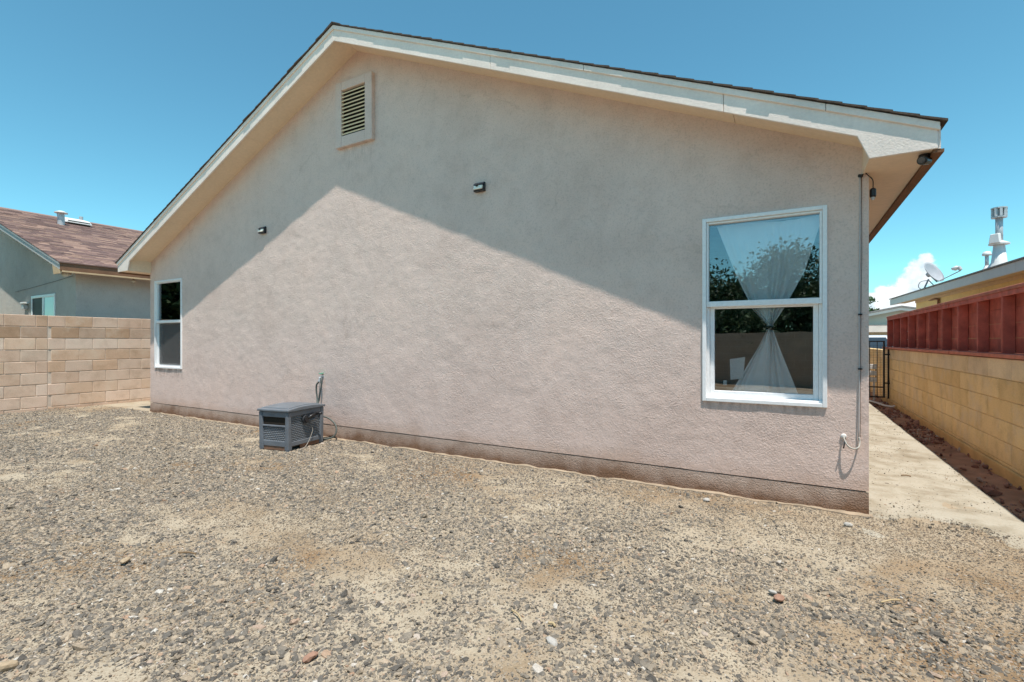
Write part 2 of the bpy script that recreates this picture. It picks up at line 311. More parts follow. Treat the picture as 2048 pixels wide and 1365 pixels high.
# ------------------------------------------------------------------ mesh helpers
class MB:
    def __init__(s): s.v = []; s.f = []
    def box(s, x0, x1, y0, y1, z0, z1):
        b = len(s.v); s.v += [(x, y, z) for z in (z0, z1) for y in (y0, y1) for x in (x0, x1)]
        s.f += [tuple(b + i for i in q) for q in ((0, 2, 3, 1), (4, 5, 7, 6), (0, 1, 5, 4), (2, 6, 7, 3), (0, 4, 6, 2), (1, 3, 7, 5))]; return s
    def hexa(s, pts):   # 8 points, bottom ring of four then top ring of four, counter-clockwise
        b = len(s.v); s.v += [tuple(p) for p in pts]
        s.f += [tuple(b + i for i in q) for q in ((3, 2, 1, 0), (4, 5, 6, 7), (0, 1, 5, 4), (1, 2, 6, 5), (2, 3, 7, 6), (3, 0, 4, 7))]; return s
    def prism(s, poly, a, axis='y', d=0.02):
        """polygon in the plane normal to axis at coordinate a, extruded to a+d"""
        b = len(s.v); k = len(poly)
        def P(u, w, t): return {'y': (u, t, w), 'x': (t, u, w), 'z': (u, w, t)}[axis]
        s.v += [P(u, w, a) for u, w in poly] + [P(u, w, a + d) for u, w in poly]
        s.f += [tuple(b + i for i in range(k)), tuple(b + 2 * k - 1 - i for i in range(k))]
        s.f += [(b + i, b + (i + 1) % k, b + k + (i + 1) % k, b + k + i) for i in range(k)]; return s
    def tube(s, pts, r, seg=8, cap=True):
        pts = [Vector(p) for p in pts]; rr = r if isinstance(r, (list, tuple)) else [r] * len(pts)
        b = len(s.v); up = Vector((0.123, 0.31, 0.94)).normalized(); prevu = None
        for i, p in enumerate(pts):
            t = (pts[min(i + 1, len(pts) - 1)] - pts[max(i - 1, 0)]).normalized()
            u = (prevu if prevu is not None else up); u = (u - t * u.dot(t))
            if u.length < 1e-4: u = t.orthogonal()
            u.normalize(); prevu = u; w = t.cross(u)
            for k in range(seg):
                a = 2 * math.pi * k / seg; s.v.append(tuple(p + (u * math.cos(a) + w * math.sin(a)) * rr[i]))
        for i in range(len(pts) - 1):
            for k in range(seg):
                q = b + i * seg; k2 = (k + 1) % seg; s.f.append((q + k, q + k2, q + seg + k2, q + seg + k))
        if cap:
            s.f.append(tuple(b + k for k in reversed(range(seg)))); e = b + (len(pts) - 1) * seg; s.f.append(tuple(e + k for k in range(seg)))
        return s
    def xform(s, mat): s.v = [tuple(mat @ Vector(p)) for p in s.v]; return s
def rootloc(p):
    while p.parent: p = p.parent
    return Vector(p.location)
def part(name, mb, mat, parent=None, smooth=False, bevel=0.0, seg=1, recalc=True, color=None):
    off = rootloc(parent) if parent else Vector((0, 0, 0))
    me = bpy.data.meshes.new(name); me.from_pydata([tuple(Vector(p) - off) for p in mb.v], [], mb.f)
    if recalc:
        bm = bmesh.new(); bm.from_mesh(me); bmesh.ops.recalc_face_normals(bm, faces=bm.faces); bm.to_mesh(me); bm.free()
    me.materials.append(M[mat] if isinstance(mat, str) else mat)
    if smooth: me.polygons.foreach_set('use_smooth', [True] * len(me.polygons))
    o = bpy.data.objects.new(name, me); C.objects.link(o)
    if parent: o.parent = parent
    if bevel:
        bv = o.modifiers.new('bevel', 'BEVEL'); bv.width = bevel; bv.segments = seg; bv.limit_method = 'ANGLE'; bv.angle_limit = R(40)
    if color: o.color = (*color, 1)
    return o
def tag(o, label, cat, group=None):
    o['label'] = label; o['category'] = cat
    if group: o['group'] = group
    return o
def thing(name, label, cat, loc=(0, 0, 0), group=None):
    o = bpy.data.objects.new(name, None); C.objects.link(o); o.location = loc; o.empty_display_size = 0.1
    return tag(o, label, cat, group)
def struct(name, mb, mat, kind='structure', **k):
    o = part(name, mb, mat, **k); o['kind'] = kind; return o
def spline(pts, n=8):
    P = [Vector(p) for p in pts]; P = [2 * P[0] - P[1]] + P + [2 * P[-1] - P[-2]]; out = []
    for i in range(1, len(P) - 2):
        for k in range(n):
            t = k / n; a, b, c, d = P[i - 1], P[i], P[i + 1], P[i + 2]
            out.append(0.5 * ((2 * b) + (c - a) * t + (2 * a - 5 * b + 4 * c - d) * t * t + (3 * b - a - 3 * c + d) * t ** 3))
    out.append(P[-2]); return out
def vnoise(x, y, seed=0):
    """value noise on arrays"""
    def h(i, j):
        q = (i * 374761393 + j * 668265263 + seed * 1442695041) & 0xffffffff
        q = ((q ^ (q >> 13)) * 1274126177) & 0xffffffff
        return ((q ^ (q >> 16)) & 0xffff) / 65535.0
    xi = np.floor(x).astype(np.int64); yi = np.floor(y).astype(np.int64); fx = x - xi; fy = y - yi
    fx = fx * fx * (3 - 2 * fx); fy = fy * fy * (3 - 2 * fy)
    return (h(xi, yi) * (1 - fx) + h(xi + 1, yi) * fx) * (1 - fy) + (h(xi, yi + 1) * (1 - fx) + h(xi + 1, yi + 1) * fx) * fy
def fbm(x, y, seed=0, oct=4):
    s = 0; a = .5; t = 0
    for o in range(oct): s = s + a * vnoise(x * 2 ** o, y * 2 ** o, seed + o); t += a; a *= .55
    return s / t

# ================================================================== GROUND
def ground_height(x, y):
    return (fbm(x * 0.9, y * 0.9, 5) - .5) * 0.045
def build_ground():
    # fine yard patch joined to one large sheet reaching the horizon
    xs = np.concatenate([[-400, -120, -40, -12], np.arange(-6, 13.001, 0.08), [16, 24, 60, 150, 500]])
    ys = np.concatenate([[-400, -100, -40, -22], np.arange(-12, 1.5, 0.08), [3, 6, 10, 16, 30, 70, 160, 600]])
    X, Y = np.meshgrid(xs, ys); Z = ground_height(X, Y)
    fade = np.clip((X + 5) / 2, 0, 1) * np.clip((11.0 - X) / .6, 0, 1) * np.clip((-0.02 - Y) / .35, 0, 1) * np.clip((Y + 11.5), 0, 1)
    Z = Z * fade
    Z = np.where((X > 11.12) & (Y > -.3), -0.075, Z)      # lower bed under the walkway edge strip
    mb = MB(); mb.v = [tuple(p) for p in np.stack([X, Y, Z], -1).reshape(-1, 3).tolist()]
    nx = len(xs)
    mb.f = [(j * nx + i, j * nx + i + 1, (j + 1) * nx + i + 1, (j + 1) * nx + i) for j in range(len(ys) - 1) for i in range(nx - 1)]
    return struct('ground', mb, 'ground', smooth=True, recalc=False)
build_ground()
pth = MB(); pnx, pny = 14, 200
for j in range(pny + 1):
    y = -1.0 + 18.0 * (j / pny) ** 1.6
    for i in range(pnx + 3):
        x = 10.2 + .97 * min(max(i - 1, 0), pnx) / pnx
        z = 0.006 - .035 * max(0, (0.25 - y) / 1.25) + (.006 + .012 * max(0, min(1, 1 - y))) * mnoise.fractal(Vector((x * 2.3, y * 2.3, 4)), 1, 2, 3)
        if i in (0, pnx + 2): z -= .1
        pth.v.append((x + (.004 * mnoise.noise(Vector((y * 3, 1, 2))) if i > pnx else 0), y, z))
pth.f = [(j * (pnx + 3) + i, j * (pnx + 3) + i + 1, (j + 1) * (pnx + 3) + i + 1, (j + 1) * (pnx + 3) + i) for j in range(pny) for i in range(pnx + 2)]
path = struct('path', pth, 'path', recalc=False)
dm = MB(); nxs, nys = 10, 240
for j in range(nys + 1):
    for i in range(nxs + 1):
        x = 11.165 + .41 * i / nxs; y = -11 + 25 * j / nys
        dm.v.append((x, y, -0.05 + .035 * mnoise.fractal(Vector((x * 4, y * 4, 1)), 1, 2, 4) + .03 * (i / nxs)))
dm.f = [(j * (nxs + 1) + i, j * (nxs + 1) + i + 1, (j + 1) * (nxs + 1) + i + 1, (j + 1) * (nxs + 1) + i) for j in range(nys) for i in range(nxs)]
struct('dirt_bed', dm, 'dirt', smooth=True)

# ---- loose stone: point mesh + geometry nodes instancing of small rocks
def rock_mesh(k, seed, flat):
    r = random.Random(seed); bm = bmesh.new(); bmesh.ops.create_icosphere(bm, subdivisions=1, radius=1.0)
    o = Vector((r.random() * 50, r.random() * 50, r.random() * 50)); ax = (1.15, r.uniform(.5, .85), r.uniform(*flat))
    for v in bm.verts:
        d = 1 + .42 * mnoise.noise(v.co * 1.1 + o) + .18 * mnoise.noise(v.co * 2.6 + o); v.co = Vector((v.co.x * ax[0], v.co.y * ax[1], v.co.z * ax[2])) * d
    me = bpy.data.meshes.new('rock'); bm.to_mesh(me); bm.free(); return me
def scatter(name, label_kind, pts, scales, mat, nproto=12, flat=(.25, .5), seed=0, tilt=0.3):
    col = bpy.data.collections.new(name + '_stones')
    for k in range(nproto):
        me = rock_mesh(k, seed * 100 + k, flat); me.materials.append(M[mat]); col.objects.link(bpy.data.objects.new('stone', me))
    N = len(pts); me = bpy.data.meshes.new(name); me.vertices.add(N); me.vertices.foreach_set('co', np.asarray(pts, dtype=np.float32).ravel())
    g = np.random.default_rng(seed + 3)
    a = me.attributes.new('scl', 'FLOAT', 'POINT'); a.data.foreach_set('value', np.asarray(scales, dtype=np.float32))
    rot = np.stack([g.normal(0, tilt, N), g.normal(0, tilt, N), g.uniform(0, 6.283, N)], 1).astype(np.float32)
    a = me.attributes.new('rot', 'FLOAT_VECTOR', 'POINT'); a.data.foreach_set('vector', rot.ravel())
    me.materials.append(M[mat])
    o = bpy.data.objects.new(name, me); C.objects.link(o); o['kind'] = 'stuff'
    t = bpy.data.node_groups.new(name + '_nodes', 'GeometryNodeTree')
    t.interface.new_socket('Geometry', in_out='INPUT', socket_type='NodeSocketGeometry'); t.interface.new_socket('Geometry', in_out='OUTPUT', socket_type='NodeSocketGeometry')
    n = t.nodes; l = t.links; gi = n.new('NodeGroupInput'); go = n.new('NodeGroupOutput')
    ci = n.new('GeometryNodeCollectionInfo'); ci.inputs[0].default_value = col; ci.inputs[1].default_value = True; ci.inputs[2].default_value = True
    ip = n.new('GeometryNodeInstanceOnPoints'); ip.inputs['Pick Instance'].default_value = True
    s = n.new('GeometryNodeInputNamedAttribute'); s.data_type = 'FLOAT'; s.inputs[0].default_value = 'scl'
    q = n.new('GeometryNodeInputNamedAttribute'); q.data_type = 'FLOAT_VECTOR'; q.inputs[0].default_value = 'rot'
    l.new(gi.outputs[0], ip.inputs['Points']); l.new(ci.outputs[0], ip.inputs['Instance'])
    l.new(q.outputs[0], ip.inputs['Rotation']); l.new(s.outputs[0], ip.inputs['Scale']); l.new(ip.outputs[0], go.inputs[0])
    md = o.modifiers.new('scatter', 'NODES'); md.node_group = t
    return o
def yard_stones():
    n = 1500000
    x = rng.uniform(-2.0, 11.6, n); y = rng.uniform(-6.4, 0.0, n)
    # strip round the corner onto the start of the walkway
    x2 = rng.uniform(10.28, 11.15, 9000); y2 = 6.5 * rng.random(9000) ** 1.7
    keep2 = rng.random(9000) < np.clip(0.75 - y2 * .45, 0.18, 1) * (0.3 + 1.4 * (fbm(x2 * 2.5, y2 * 2.5, 41) > .5))
    dist = np.hypot(x - 9.78, y + 4.276)
    patch = fbm(x * 0.8, y * 1.3, 21, 5); fine = fbm(x * 2.6, y * 3.8, 31, 3); micro = fbm(x * 9, y * 11, 51, 2)
    dens = np.clip(0.86 + (patch - .5) * 1.9 + (fine - .5) * 1.8 + (micro - .5) * 1.3, 0.10, 1.0)
    strip = np.clip((x - 4.5) / 3, 0, 1) * np.clip((y + 1.5) / .7, 0, 1); dens *= 1 - .42 * strip      # dusty band in front of the wall
    corner = np.clip((x - 9.2) / 1.2, 0, 1) * np.clip((y + 1.9) / 1.2, 0, 1); dens *= 1 - .72 * corner
    leftw = np.clip((-0.2 - x) / .9, 0, 1) * np.clip((y + 1.4) / 1.0, 0, 1); dens *= 1 - .8 * leftw
    keep = rng.random(n) < dens * 0.92
    keep &= ~((x > 11.15) & (y > -.28))
    bear = np.arctan2(x - 9.78, y + 4.276) + R(29.75); keep &= (np.abs(bear) < R(62)) | (dist < 1.2)
    x = np.concatenate([x[keep], x2[keep2]]); y = np.concatenate([y[keep], y2[keep2]])
    N = len(x); sc = np.exp(rng.normal(math.log(0.0064), 0.46, N)); big = rng.random(N) < .006; sc[big] *= rng.uniform(1.4, 2.3, big.sum())
    dk = np.concatenate([dens[keep], np.full(int(keep2.sum()), .3)]); sc *= .72 + .33 * np.clip(dk, 0, 1); sc = np.clip(sc, .0028, .030); sc[y > 0] *= .7
    fade = np.clip((x + 5) / 2, 0, 1) * np.clip((11.0 - x) / .6, 0, 1) * np.clip((-0.02 - y) / .35, 0, 1)
    z = ground_height(x, y) * fade + sc * 0.0; z[(y > -.08) & (x > 10.2)] = 0.006 + sc[(y > -.08) & (x > 10.2)] * .15
    return np.stack([x, y, z], 1), sc
P_, S_ = yard_stones()
scatter('gravel', '', P_, S_, 'stone', 18, (.25, .55), 1, 0.42)
ng = 560000
gd = 1.5 + 4.6 * np.sqrt(rng.random(ng)); ga = rng.uniform(R(20), R(190), ng)
gx = 9.78 + gd * np.cos(ga); gy = -4.276 + gd * np.sin(ga)
k = (gy < -.03) & (gx < 11.1); gx, gy, gd = gx[k], gy[k], gd[k]
k = rng.random(len(gx)) < np.clip((fbm(gx * 1.4, gy * 1.9, 61) - .3) * 3, .12, 1) * np.clip(7 - gd, 0, 1); gx, gy = gx[k], gy[k]
gs = np.exp(rng.normal(math.log(.0034), .35, len(gx)))
fd = np.clip((gx + 5) / 2, 0, 1) * np.clip((11.0 - gx) / .6, 0, 1) * np.clip((-0.02 - gy) / .35, 0, 1)
scatter('fine_grit', '', np.stack([gx, gy, ground_height(gx, gy) * fd + gs * .15], 1), gs, 'grit', 8, (.35, .7), 5, 0.4)
n = 2600
bx = rng.uniform(11.19, 11.52, n); by = rng.uniform(-2, 9.2, n); k = rng.random(n) < np.clip((fbm(bx * 3, by * 1.6, 9) - .36) * 4, .05, 1)
bx, by = bx[k], by[k]; bs = np.exp(rng.normal(math.log(.016), .45, len(bx)))
scatter('red_rock_mulch', '', np.stack([bx, by, -.04 + bs * .2 + .03 * (bx - 11.165) / .41], 1), bs, 'redstone', 10, (.5, .8), 2, 0.6)

# ================================================================== HOUSE
HL, HR, AX, SL, OV = 0.0, 10.27, 5.13, 0.432, 0.36
EL, ER, DEPTH = -0.316, 10.576, 13.5
zs = lambda x: 4.839 - SL * abs(x - AX)          # soffit underside
ztr = lambda x: 4.957 - SL * abs(x - AX)         # top of rake trim / underside of shingles
ztb = lambda x: 4.905 - SL * abs(x - AX)         # bottom of rake trim
zfb = lambda x: 4.777 - SL * abs(x - AX)         # bottom of fascia
house = thing('stucco_house', 'taupe stucco house whose gable wall fills the middle of the yard view', 'house', (AX, 0, 0))
WINS = [(0.171, 1.057, 0.782, 2.292), (9.153, 10.02, 0.757, 2.254)]
def gable_wall():
    mb = MB(); us = set([HL, HR]); step = 0.03
    for w in WINS: us |= {w[0], w[1]}
    us = sorted(us); xs = []
    for a, b in zip(us[:-1], us[1:]):
        k = max(1, round((b - a) / step)); xs += [a + (b - a) * i / k for i in range(k)]
    xs.append(HR); ZT = 2.60
    vs = sorted({0.175, ZT} | {w[2] for w in WINS} | {w[3] for w in WINS}); zl = []
    for a, b in zip(vs[:-1], vs[1:]):
        k = max(1, round((b - a) / step)); zl += [a + (b - a) * i / k for i in range(k)]
    zl.append(ZT); nlow = len(zl); nup = 64
    nz = nlow + nup
    for x in xs:
        top = zs(x) + 0.01
        for j in range(nz):
            z = (zl[j] + (.004 * mnoise.fractal(Vector((x * 3, 5, 5)), 1, 2, 3) if j == 0 else 0)) if j < nlow else ZT + (top - ZT) * (j - nlow + 1) / nup
            y = -0.0035 * mnoise.fractal(Vector((x * 2.6, z * 2.6, 3.1)), 1, 2, 4) - 0.0022 * mnoise.noise(Vector((x * 9, z * 12, 7)))
            mb.v.append((x, y * min(1, max(0, (z - .175) / .25)) - 0.004, z))
    for i in range(len(xs) - 1):
        xc = (xs[i] + xs[i + 1]) / 2
        for j in range(nz - 1):
            if j < nlow - 1:
                zc = (zl[j] + zl[j + 1]) / 2
                if any(w[0] < xc < w[1] and w[2] < zc < w[3] for w in WINS): continue
            mb.f.append((i * nz + j, (i + 1) * nz + j, (i + 1) * nz + j + 1, i * nz + j + 1))
    b = len(mb.v)                                  # drip lip along the bottom
    for x in xs: mb.v += [(x, -0.004, 0.175), (x, 0.05, 0.178)]
    for i in range(len(xs) - 1): mb.f.append((b + 2 * i, b + 2 * i + 1, b + 2 * i + 3, b + 2 * i + 2))
    part('gable_wall', mb, 'stucco', house, smooth=True, recalc=False)
gable_wall()
sw = MB()
sw.prism([(0.004, 0.175), (0.004, 2.56), (0.30, 2.56), (0.30, 0.175)], HR - .2, 'x', 0.2)
sw2 = MB(); sw2.box(HL, HL + .15, 0.004, DEPTH, 0.175, 2.56); part('side_wall', sw2, 'stucco', house)
sw3 = MB(); sw3.box(HR - .15, HR, 0.004, DEPTH, 0.175, 2.56); part('side_wall', sw3, 'stucco', house)
bw = MB(); bw.box(HL + .16, HR - .16, DEPTH - .15, DEPTH, 0, 2.6); part('back_wall', bw, 'stucco', house)
ce = MB(); ce.box(HL + .02, HR - .02, 0.02, DEPTH - .02, 2.46, 2.50); part('ceiling', ce, 'room', house)
fl = MB(); fl.box(HL + .16, HR - .16, 0.16, DEPTH - .16, 0.15, 0.2); part('floor', fl, 'room', house)
iw = MB()       # plastered back of the gable wall, open at the two windows
zz = (0.2, 2.45)
xb = [HL + .15, WINS[0][0], WINS[0][1], WINS[1][0], WINS[1][1], HR - .15]
for i in (0, 2, 4): iw.box(xb[i], xb[i + 1], 0.02, 0.15, *zz)
for w in WINS: iw.box(w[0], w[1], .02, .15, zz[0], w[2]); iw.box(w[0], w[1], .02, .15, w[3], zz[1])
part('inner_wall', iw, 'room', house)
for q_ in ((8.2, 8.3, .16, 3.6), (8.301, HR - .16, 3.5, 3.6), (1.9, 2.0, .16, 3.6), (.16, 1.899, 3.5, 3.6)): pw = MB(); pw.box(*q_, .2, 2.45); part('partition', pw, 'room', house)
# stem wall skirt, slightly wavy and recessed behind the stucco lip
sk = MB(); nx = 220
for i in range(nx + 1):
    x = HL + (HR - HL) * i / nx
    for j, z in enumerate((-.2, 0.03, 0.09, 0.14, 0.168)):
        y = -0.0015 - 0.0025 * mnoise.fractal(Vector((x * 1.7, z * 6, 0)), 1, 2, 4) * (1 if j < 4 else .2) - (0.010 if j < 2 else 0.004 if j == 2 else 0)
        sk.v.append((x, y, z))
for i in range(nx):
    for j in range(4): sk.f.append((i * 5 + j, (i + 1) * 5 + j, (i + 1) * 5 + j + 1, i * 5 + j + 1))
part('stem_wall', sk, 'skirt', house, smooth=True, recalc=False)
for xa in (HR - .12, HL + .012): sk2 = MB(); sk2.box(xa, xa + .108, .03, DEPTH, -.2, .166); part('stem_wall', sk2, 'skirt', house)

ft = MB(); nx = 420      # crumbling concrete ledge at the foot of the wall
for i in range(nx + 1):
    x = HL + (HR + .02 - HL) * i / nx; a = mnoise.fractal(Vector((x * 2.2, 9, 1)), 1, 2, 5); b_ = mnoise.fractal(Vector((x * 3.1, 2, 8)), 1, 2, 5)
    w_ = max(.004, .022 + .030 * a); h_ = max(-.01, .012 + .022 * b_)
    ft.v += [(x, -.012 - w_, -.05), (x, -.012 - w_ * .9, h_ * .6), (x, -.010 - w_ * .5, h_), (x, .0, h_ + .006)]
for i in range(nx):
    for j in range(3): ft.f.append((i * 4 + j, (i + 1) * 4 + j, (i + 1) * 4 + j + 1, i * 4 + j + 1))
part('footing', ft, simple('crumbly_footing', (0.40, 0.31, 0.22), 1.0, .35, 7, bump=.9, bscale=70), house, recalc=False)
# roof: deck, shingles at the rake, trim, fascia boards, soffit panels
roof = MB()
for s in (-1, 1):
    e = EL if s < 0 else ER
    p = [(AX, -OV + .03, zs(AX) + .02), (e, -OV + .03, zs(e) + .02)]
    th = .105
    a, b_ = (AX, zs(AX) + .02), (e, zs(e) + .02)
    roof.prism([a, b_, (b_[0], b_[1] + th - .012), (a[0], a[1] + th - .012)], -OV + .03, 'y', DEPTH + .7)
roof_o = part('roof', roof, 'brownwood', house)
shl = 5.95
def shingle_mesh(w, h):
    mb = MB(); mb.box(-h / 2, h / 2, 0, w, -.004, .004); return mb
rs = random.Random(3); run = 0; base_e = 0
for s in (-1, 1):
    ncr = 41; L = (ER + .03 - AX)
    for i in range(ncr):
        t0 = i / ncr; x0 = AX + s * L * t0; x1 = AX + s * L * (i + 1) / ncr
        if run <= 0: run = rs.randint(3, 9); base_e = rs.choice((.0, .001, .002, .003, .005))
        run -= 1; edge = -OV - .0235 - base_e - rs.random() * .0016
        if rs.random() < .05: edge -= .006
        zo = ztr(x0); z1 = ztr(x1); mb = MB(); up = .013 + rs.random() * .004
        # course overlaps the one below, butt end slightly raised
        pts = [(x0, zo + .002), (x1 + s * .012, z1 - SL * .012 + .006), (x1 + s * .012, z1 - SL * .012 + .006 + up), (x0, zo + .012)]
        if s < 0: pts = pts[::-1]
        mb.prism(pts, edge, 'y', .9 + rs.random() * .3)
        part('shingle', mb, 'shingle', roof_o, color=None)
rm = MB()
for s in (-1, 1):
    e = ER + .03 if s > 0 else EL - .03
    pts = [(AX, ztr(AX) + .001), (e, ztr(e) + .001), (e, ztr(e) + .014), (AX, ztr(AX) + .014)]
    rm.prism(pts if s > 0 else pts[::-1], .3, 'y', DEPTH + .4)
sh_rest = part('roof_covering', rm, 'shingle', roof_o)
cap = MB(); cap.prism([(AX - .13, ztr(AX - .13) + .016), (AX, ztr(AX) + .02), (AX + .13, ztr(AX + .13) + .016), (AX + .13, ztr(AX + .13) + .024), (AX, ztr(AX) + .03), (AX - .13, ztr(AX - .13) + .024)], -OV - .03, 'y', DEPTH + .7)
part('ridge_cap', cap, 'shingle', roof_o)
def board(name, xa, xb, zlo, zhi, y0, d, mat='fascia', bevel=.003):
    mb = MB(); mb.prism([(xa, zlo(xa)), (xb, zlo(xb)), (xb, zhi(xb)), (xa, zhi(xa))], y0, 'y', d); return part(name, mb, mat, house, bevel=bevel)
# upper trim strips
for xa, xb in ((AX + .001, 8.25), (8.253, 9.99), (9.993, ER + .008), (EL - .008, 1.9), (1.903, AX - .001)):
    board('rake_trim', xa, xb, lambda x: ztb(x) + .002, lambda x: ztr(x) - .001, -OV - .014, .05)
ztb2 = lambda x: ztb(x) - .001 + .012
for xa, xb in ((AX + .001, 7.3), (7.303, 9.35)): board('fascia_board', xa, xb, zfb, ztb2, -OV, .02)
for xa, xb in ((3.0, AX - .001), (.9, 2.997)): board('fascia_board', xa, xb, zfb, ztb2, -OV, .02)
mb = MB(); mb.prism([(9.353, zfb(9.353)), (10.167, zfb(10.167)), (10.232, 2.443), (ER, 2.443), (ER, ztb2(ER)), (9.353, ztb2(9.353))], -OV, 'y', .02); part('fascia_board', mb, 'fascia', house, bevel=.003)
mb = MB(); mb.prism([(.897, zfb(.897)), (.093, zfb(.093)), (.03, 2.443), (EL, 2.443), (EL, ztb2(EL)), (.897, ztb2(.897))], -OV, 'y', .02); part('fascia_board', mb, 'fascia', house, bevel=.003)
# sloping soffit panels under the rake
def soffit(xa, xb):
    mb = MB(); mb.prism([(xa, zs(xa)), (xb, zs(xb)), (xb, zs(xb) + .012), (xa, zs(xa) + .012)], -OV + .021, 'y', OV - .021 + .02); part('soffit_panel', mb, 'soffit', house)
for a, b_ in ((AX + .001, 7.2), (7.203, 9.4), (9.403, 10.25), (EL + .2, 1.2), (1.203, 3.3), (3.303, AX - .001)): soffit(a, b_)
# boxed eaves along both sides: return plate, flat soffit, outer fascia
for s, xi, xo in ((1, 10.232, ER), (-1, .03, EL)):
    mb = MB(); xa, xb = (xi, xi + .015) if s > 0 else (xi - .015, xi)
    mb.box(xa, xb, -OV + .021, -.002, 2.444, zs(xi) + .01); part('eave_return', mb, 'soffit', house)
    y = -OV + .021
    while y < DEPTH:
        y2 = min(y + 2.44, DEPTH); mb = MB()
        x_in = (xi + .016 if s > 0 else xi - .016) if y < 0 else xi + .016 * s
        mb.box(min(x_in, xo - .002 * s), max(x_in, xo - .002 * s), y, y2 - .004, 2.447, 2.46); part('eave_soffit', mb, 'soffit', house); y = y2
    mb = MB(); mb.box(*sorted((xo, xo + .018 * s)), -OV + .022, DEPTH, 2.446, ztr(xo) - .02); part('eave_fascia', mb, 'fascia', house)
    mb = MB(); mb.box(*sorted((xo - .02 * s, xo + .035 * s)), -OV + .024, DEPTH, 2.424, 2.444); part('drip_edge', mb, 'eavebrown', house)

# windows -------------------------------------------------------------
def window(w, screen):
    x0, x1, z0, z1 = w; fw = .048; zm = z0 + (z1 - z0) * .515
    def frame_ring(mb, a0, a1, c0, c1, t, y0, y1, tb=None, tt=None):
        tb = t if tb is None else tb; tt = t if tt is None else tt
        mb.box(a0, a0 + t, y0, y1, c0, c1); mb.box(a1 - t, a1, y0, y1, c0, c1)
        mb.box(a0 + t, a1 - t, y0 + .0006, y1, c0, c0 + tb); mb.box(a0 + t, a1 - t, y0 + .0006, y1, c1 - tt, c1); return mb
    mb = frame_ring(MB(), x0, x1, z0, z1, fw * .62, -.020, .11)
    win = part('window', mb, 'vinyl', house, bevel=.004, seg=2)
    a0, a1 = x0 + fw * .62, x1 - fw * .62
    mb = frame_ring(MB(), a0 + .001, a1 - .001, zm + .001, z1 - fw * .62 - .001, .016, -.004, .05, tb=.045); part('upper_sash', mb, 'vinyl', win, bevel=.003)
    mb = frame_ring(MB(), a0 + .022, a1 - .022, z0 + fw * .62 + .016, zm + .02, .034, .045, .085, tb=.04); part('lower_sash', mb, 'vinyl', win, bevel=.003)
    for j0 in (a0, a1 - .021): mb = MB(); mb.box(j0, j0 + .021, .025, .1, z0 + .04, zm); part('jamb_track', mb, 'vinyl', win, bevel=.002)
    mb = MB(); mb.box(a0, a1, .002, .1, z0 + fw * .62, z0 + fw * .62 + .015); part('sill_track', mb, 'vinyl', win, bevel=.002)
    mb = MB(); mb.box(a0 + .016, a1 - .016, .028, .032, zm + .044, z1 - fw * .62 - .016); part('pane', mb, 'glass', win)
    mb = MB(); mb.box(a0 + .054, a1 - .054, .062, .066, z0 + fw * .62 + .055, zm - .013); part('pane', mb, 'glass', win)
    if screen:
        mb = MB(); mb.box(a0 + .03, a1 - .03, .034, .0345, z0 + .06, zm - .005); part('insect_screen', mb, 'screen', win)
window(WINS[0], True); window(WINS[1], False)

# gable vent ------------------------------------------------------------
vx0, vx1, vz0, vz1 = 4.80, 5.433, 3.675, 4.487; ox0, ox1, oz0, oz1 = 4.882, 5.292, 3.811, 4.385
ox0, ox1 = 4.905, 5.315
mb = MB(); D0 = -.058
mb.box(vx0, ox0, D0, .0, vz0, vz1); mb.box(ox1, vx1, D0, .0, vz0, vz1); mb.box(ox0, ox1, D0 + .0006, 0, vz0, oz0); mb.box(ox0, ox1, D0 + .0006, 0, oz1, vz1)
vent = part('gable_vent', mb, 'stucco', house, bevel=.006, seg=2)
mb = MB(); mb.box(ox0, ox1, -.012, -.009, oz0, oz1); part('vent_back', mb, 'dark', vent)
ns = 12
for i in range(ns):
    zc = oz0 + .012 + (oz1 - oz0 - .02) * (i + .5) / ns
    mb = MB(); mb.hexa([(ox0 + .001, -.05, zc - .022), (ox1 - .001, -.05, zc - .022), (ox1 - .001, -.016, zc + .016), (ox0 + .001, -.016, zc + .016),
                        (ox0 + .001, -.05, zc - .006), (ox1 - .001, -.05, zc - .006), (ox1 - .001, -.016, zc + .019), (ox0 + .001, -.016, zc + .019)])
    part('slat', mb, 'ventslat', vent)

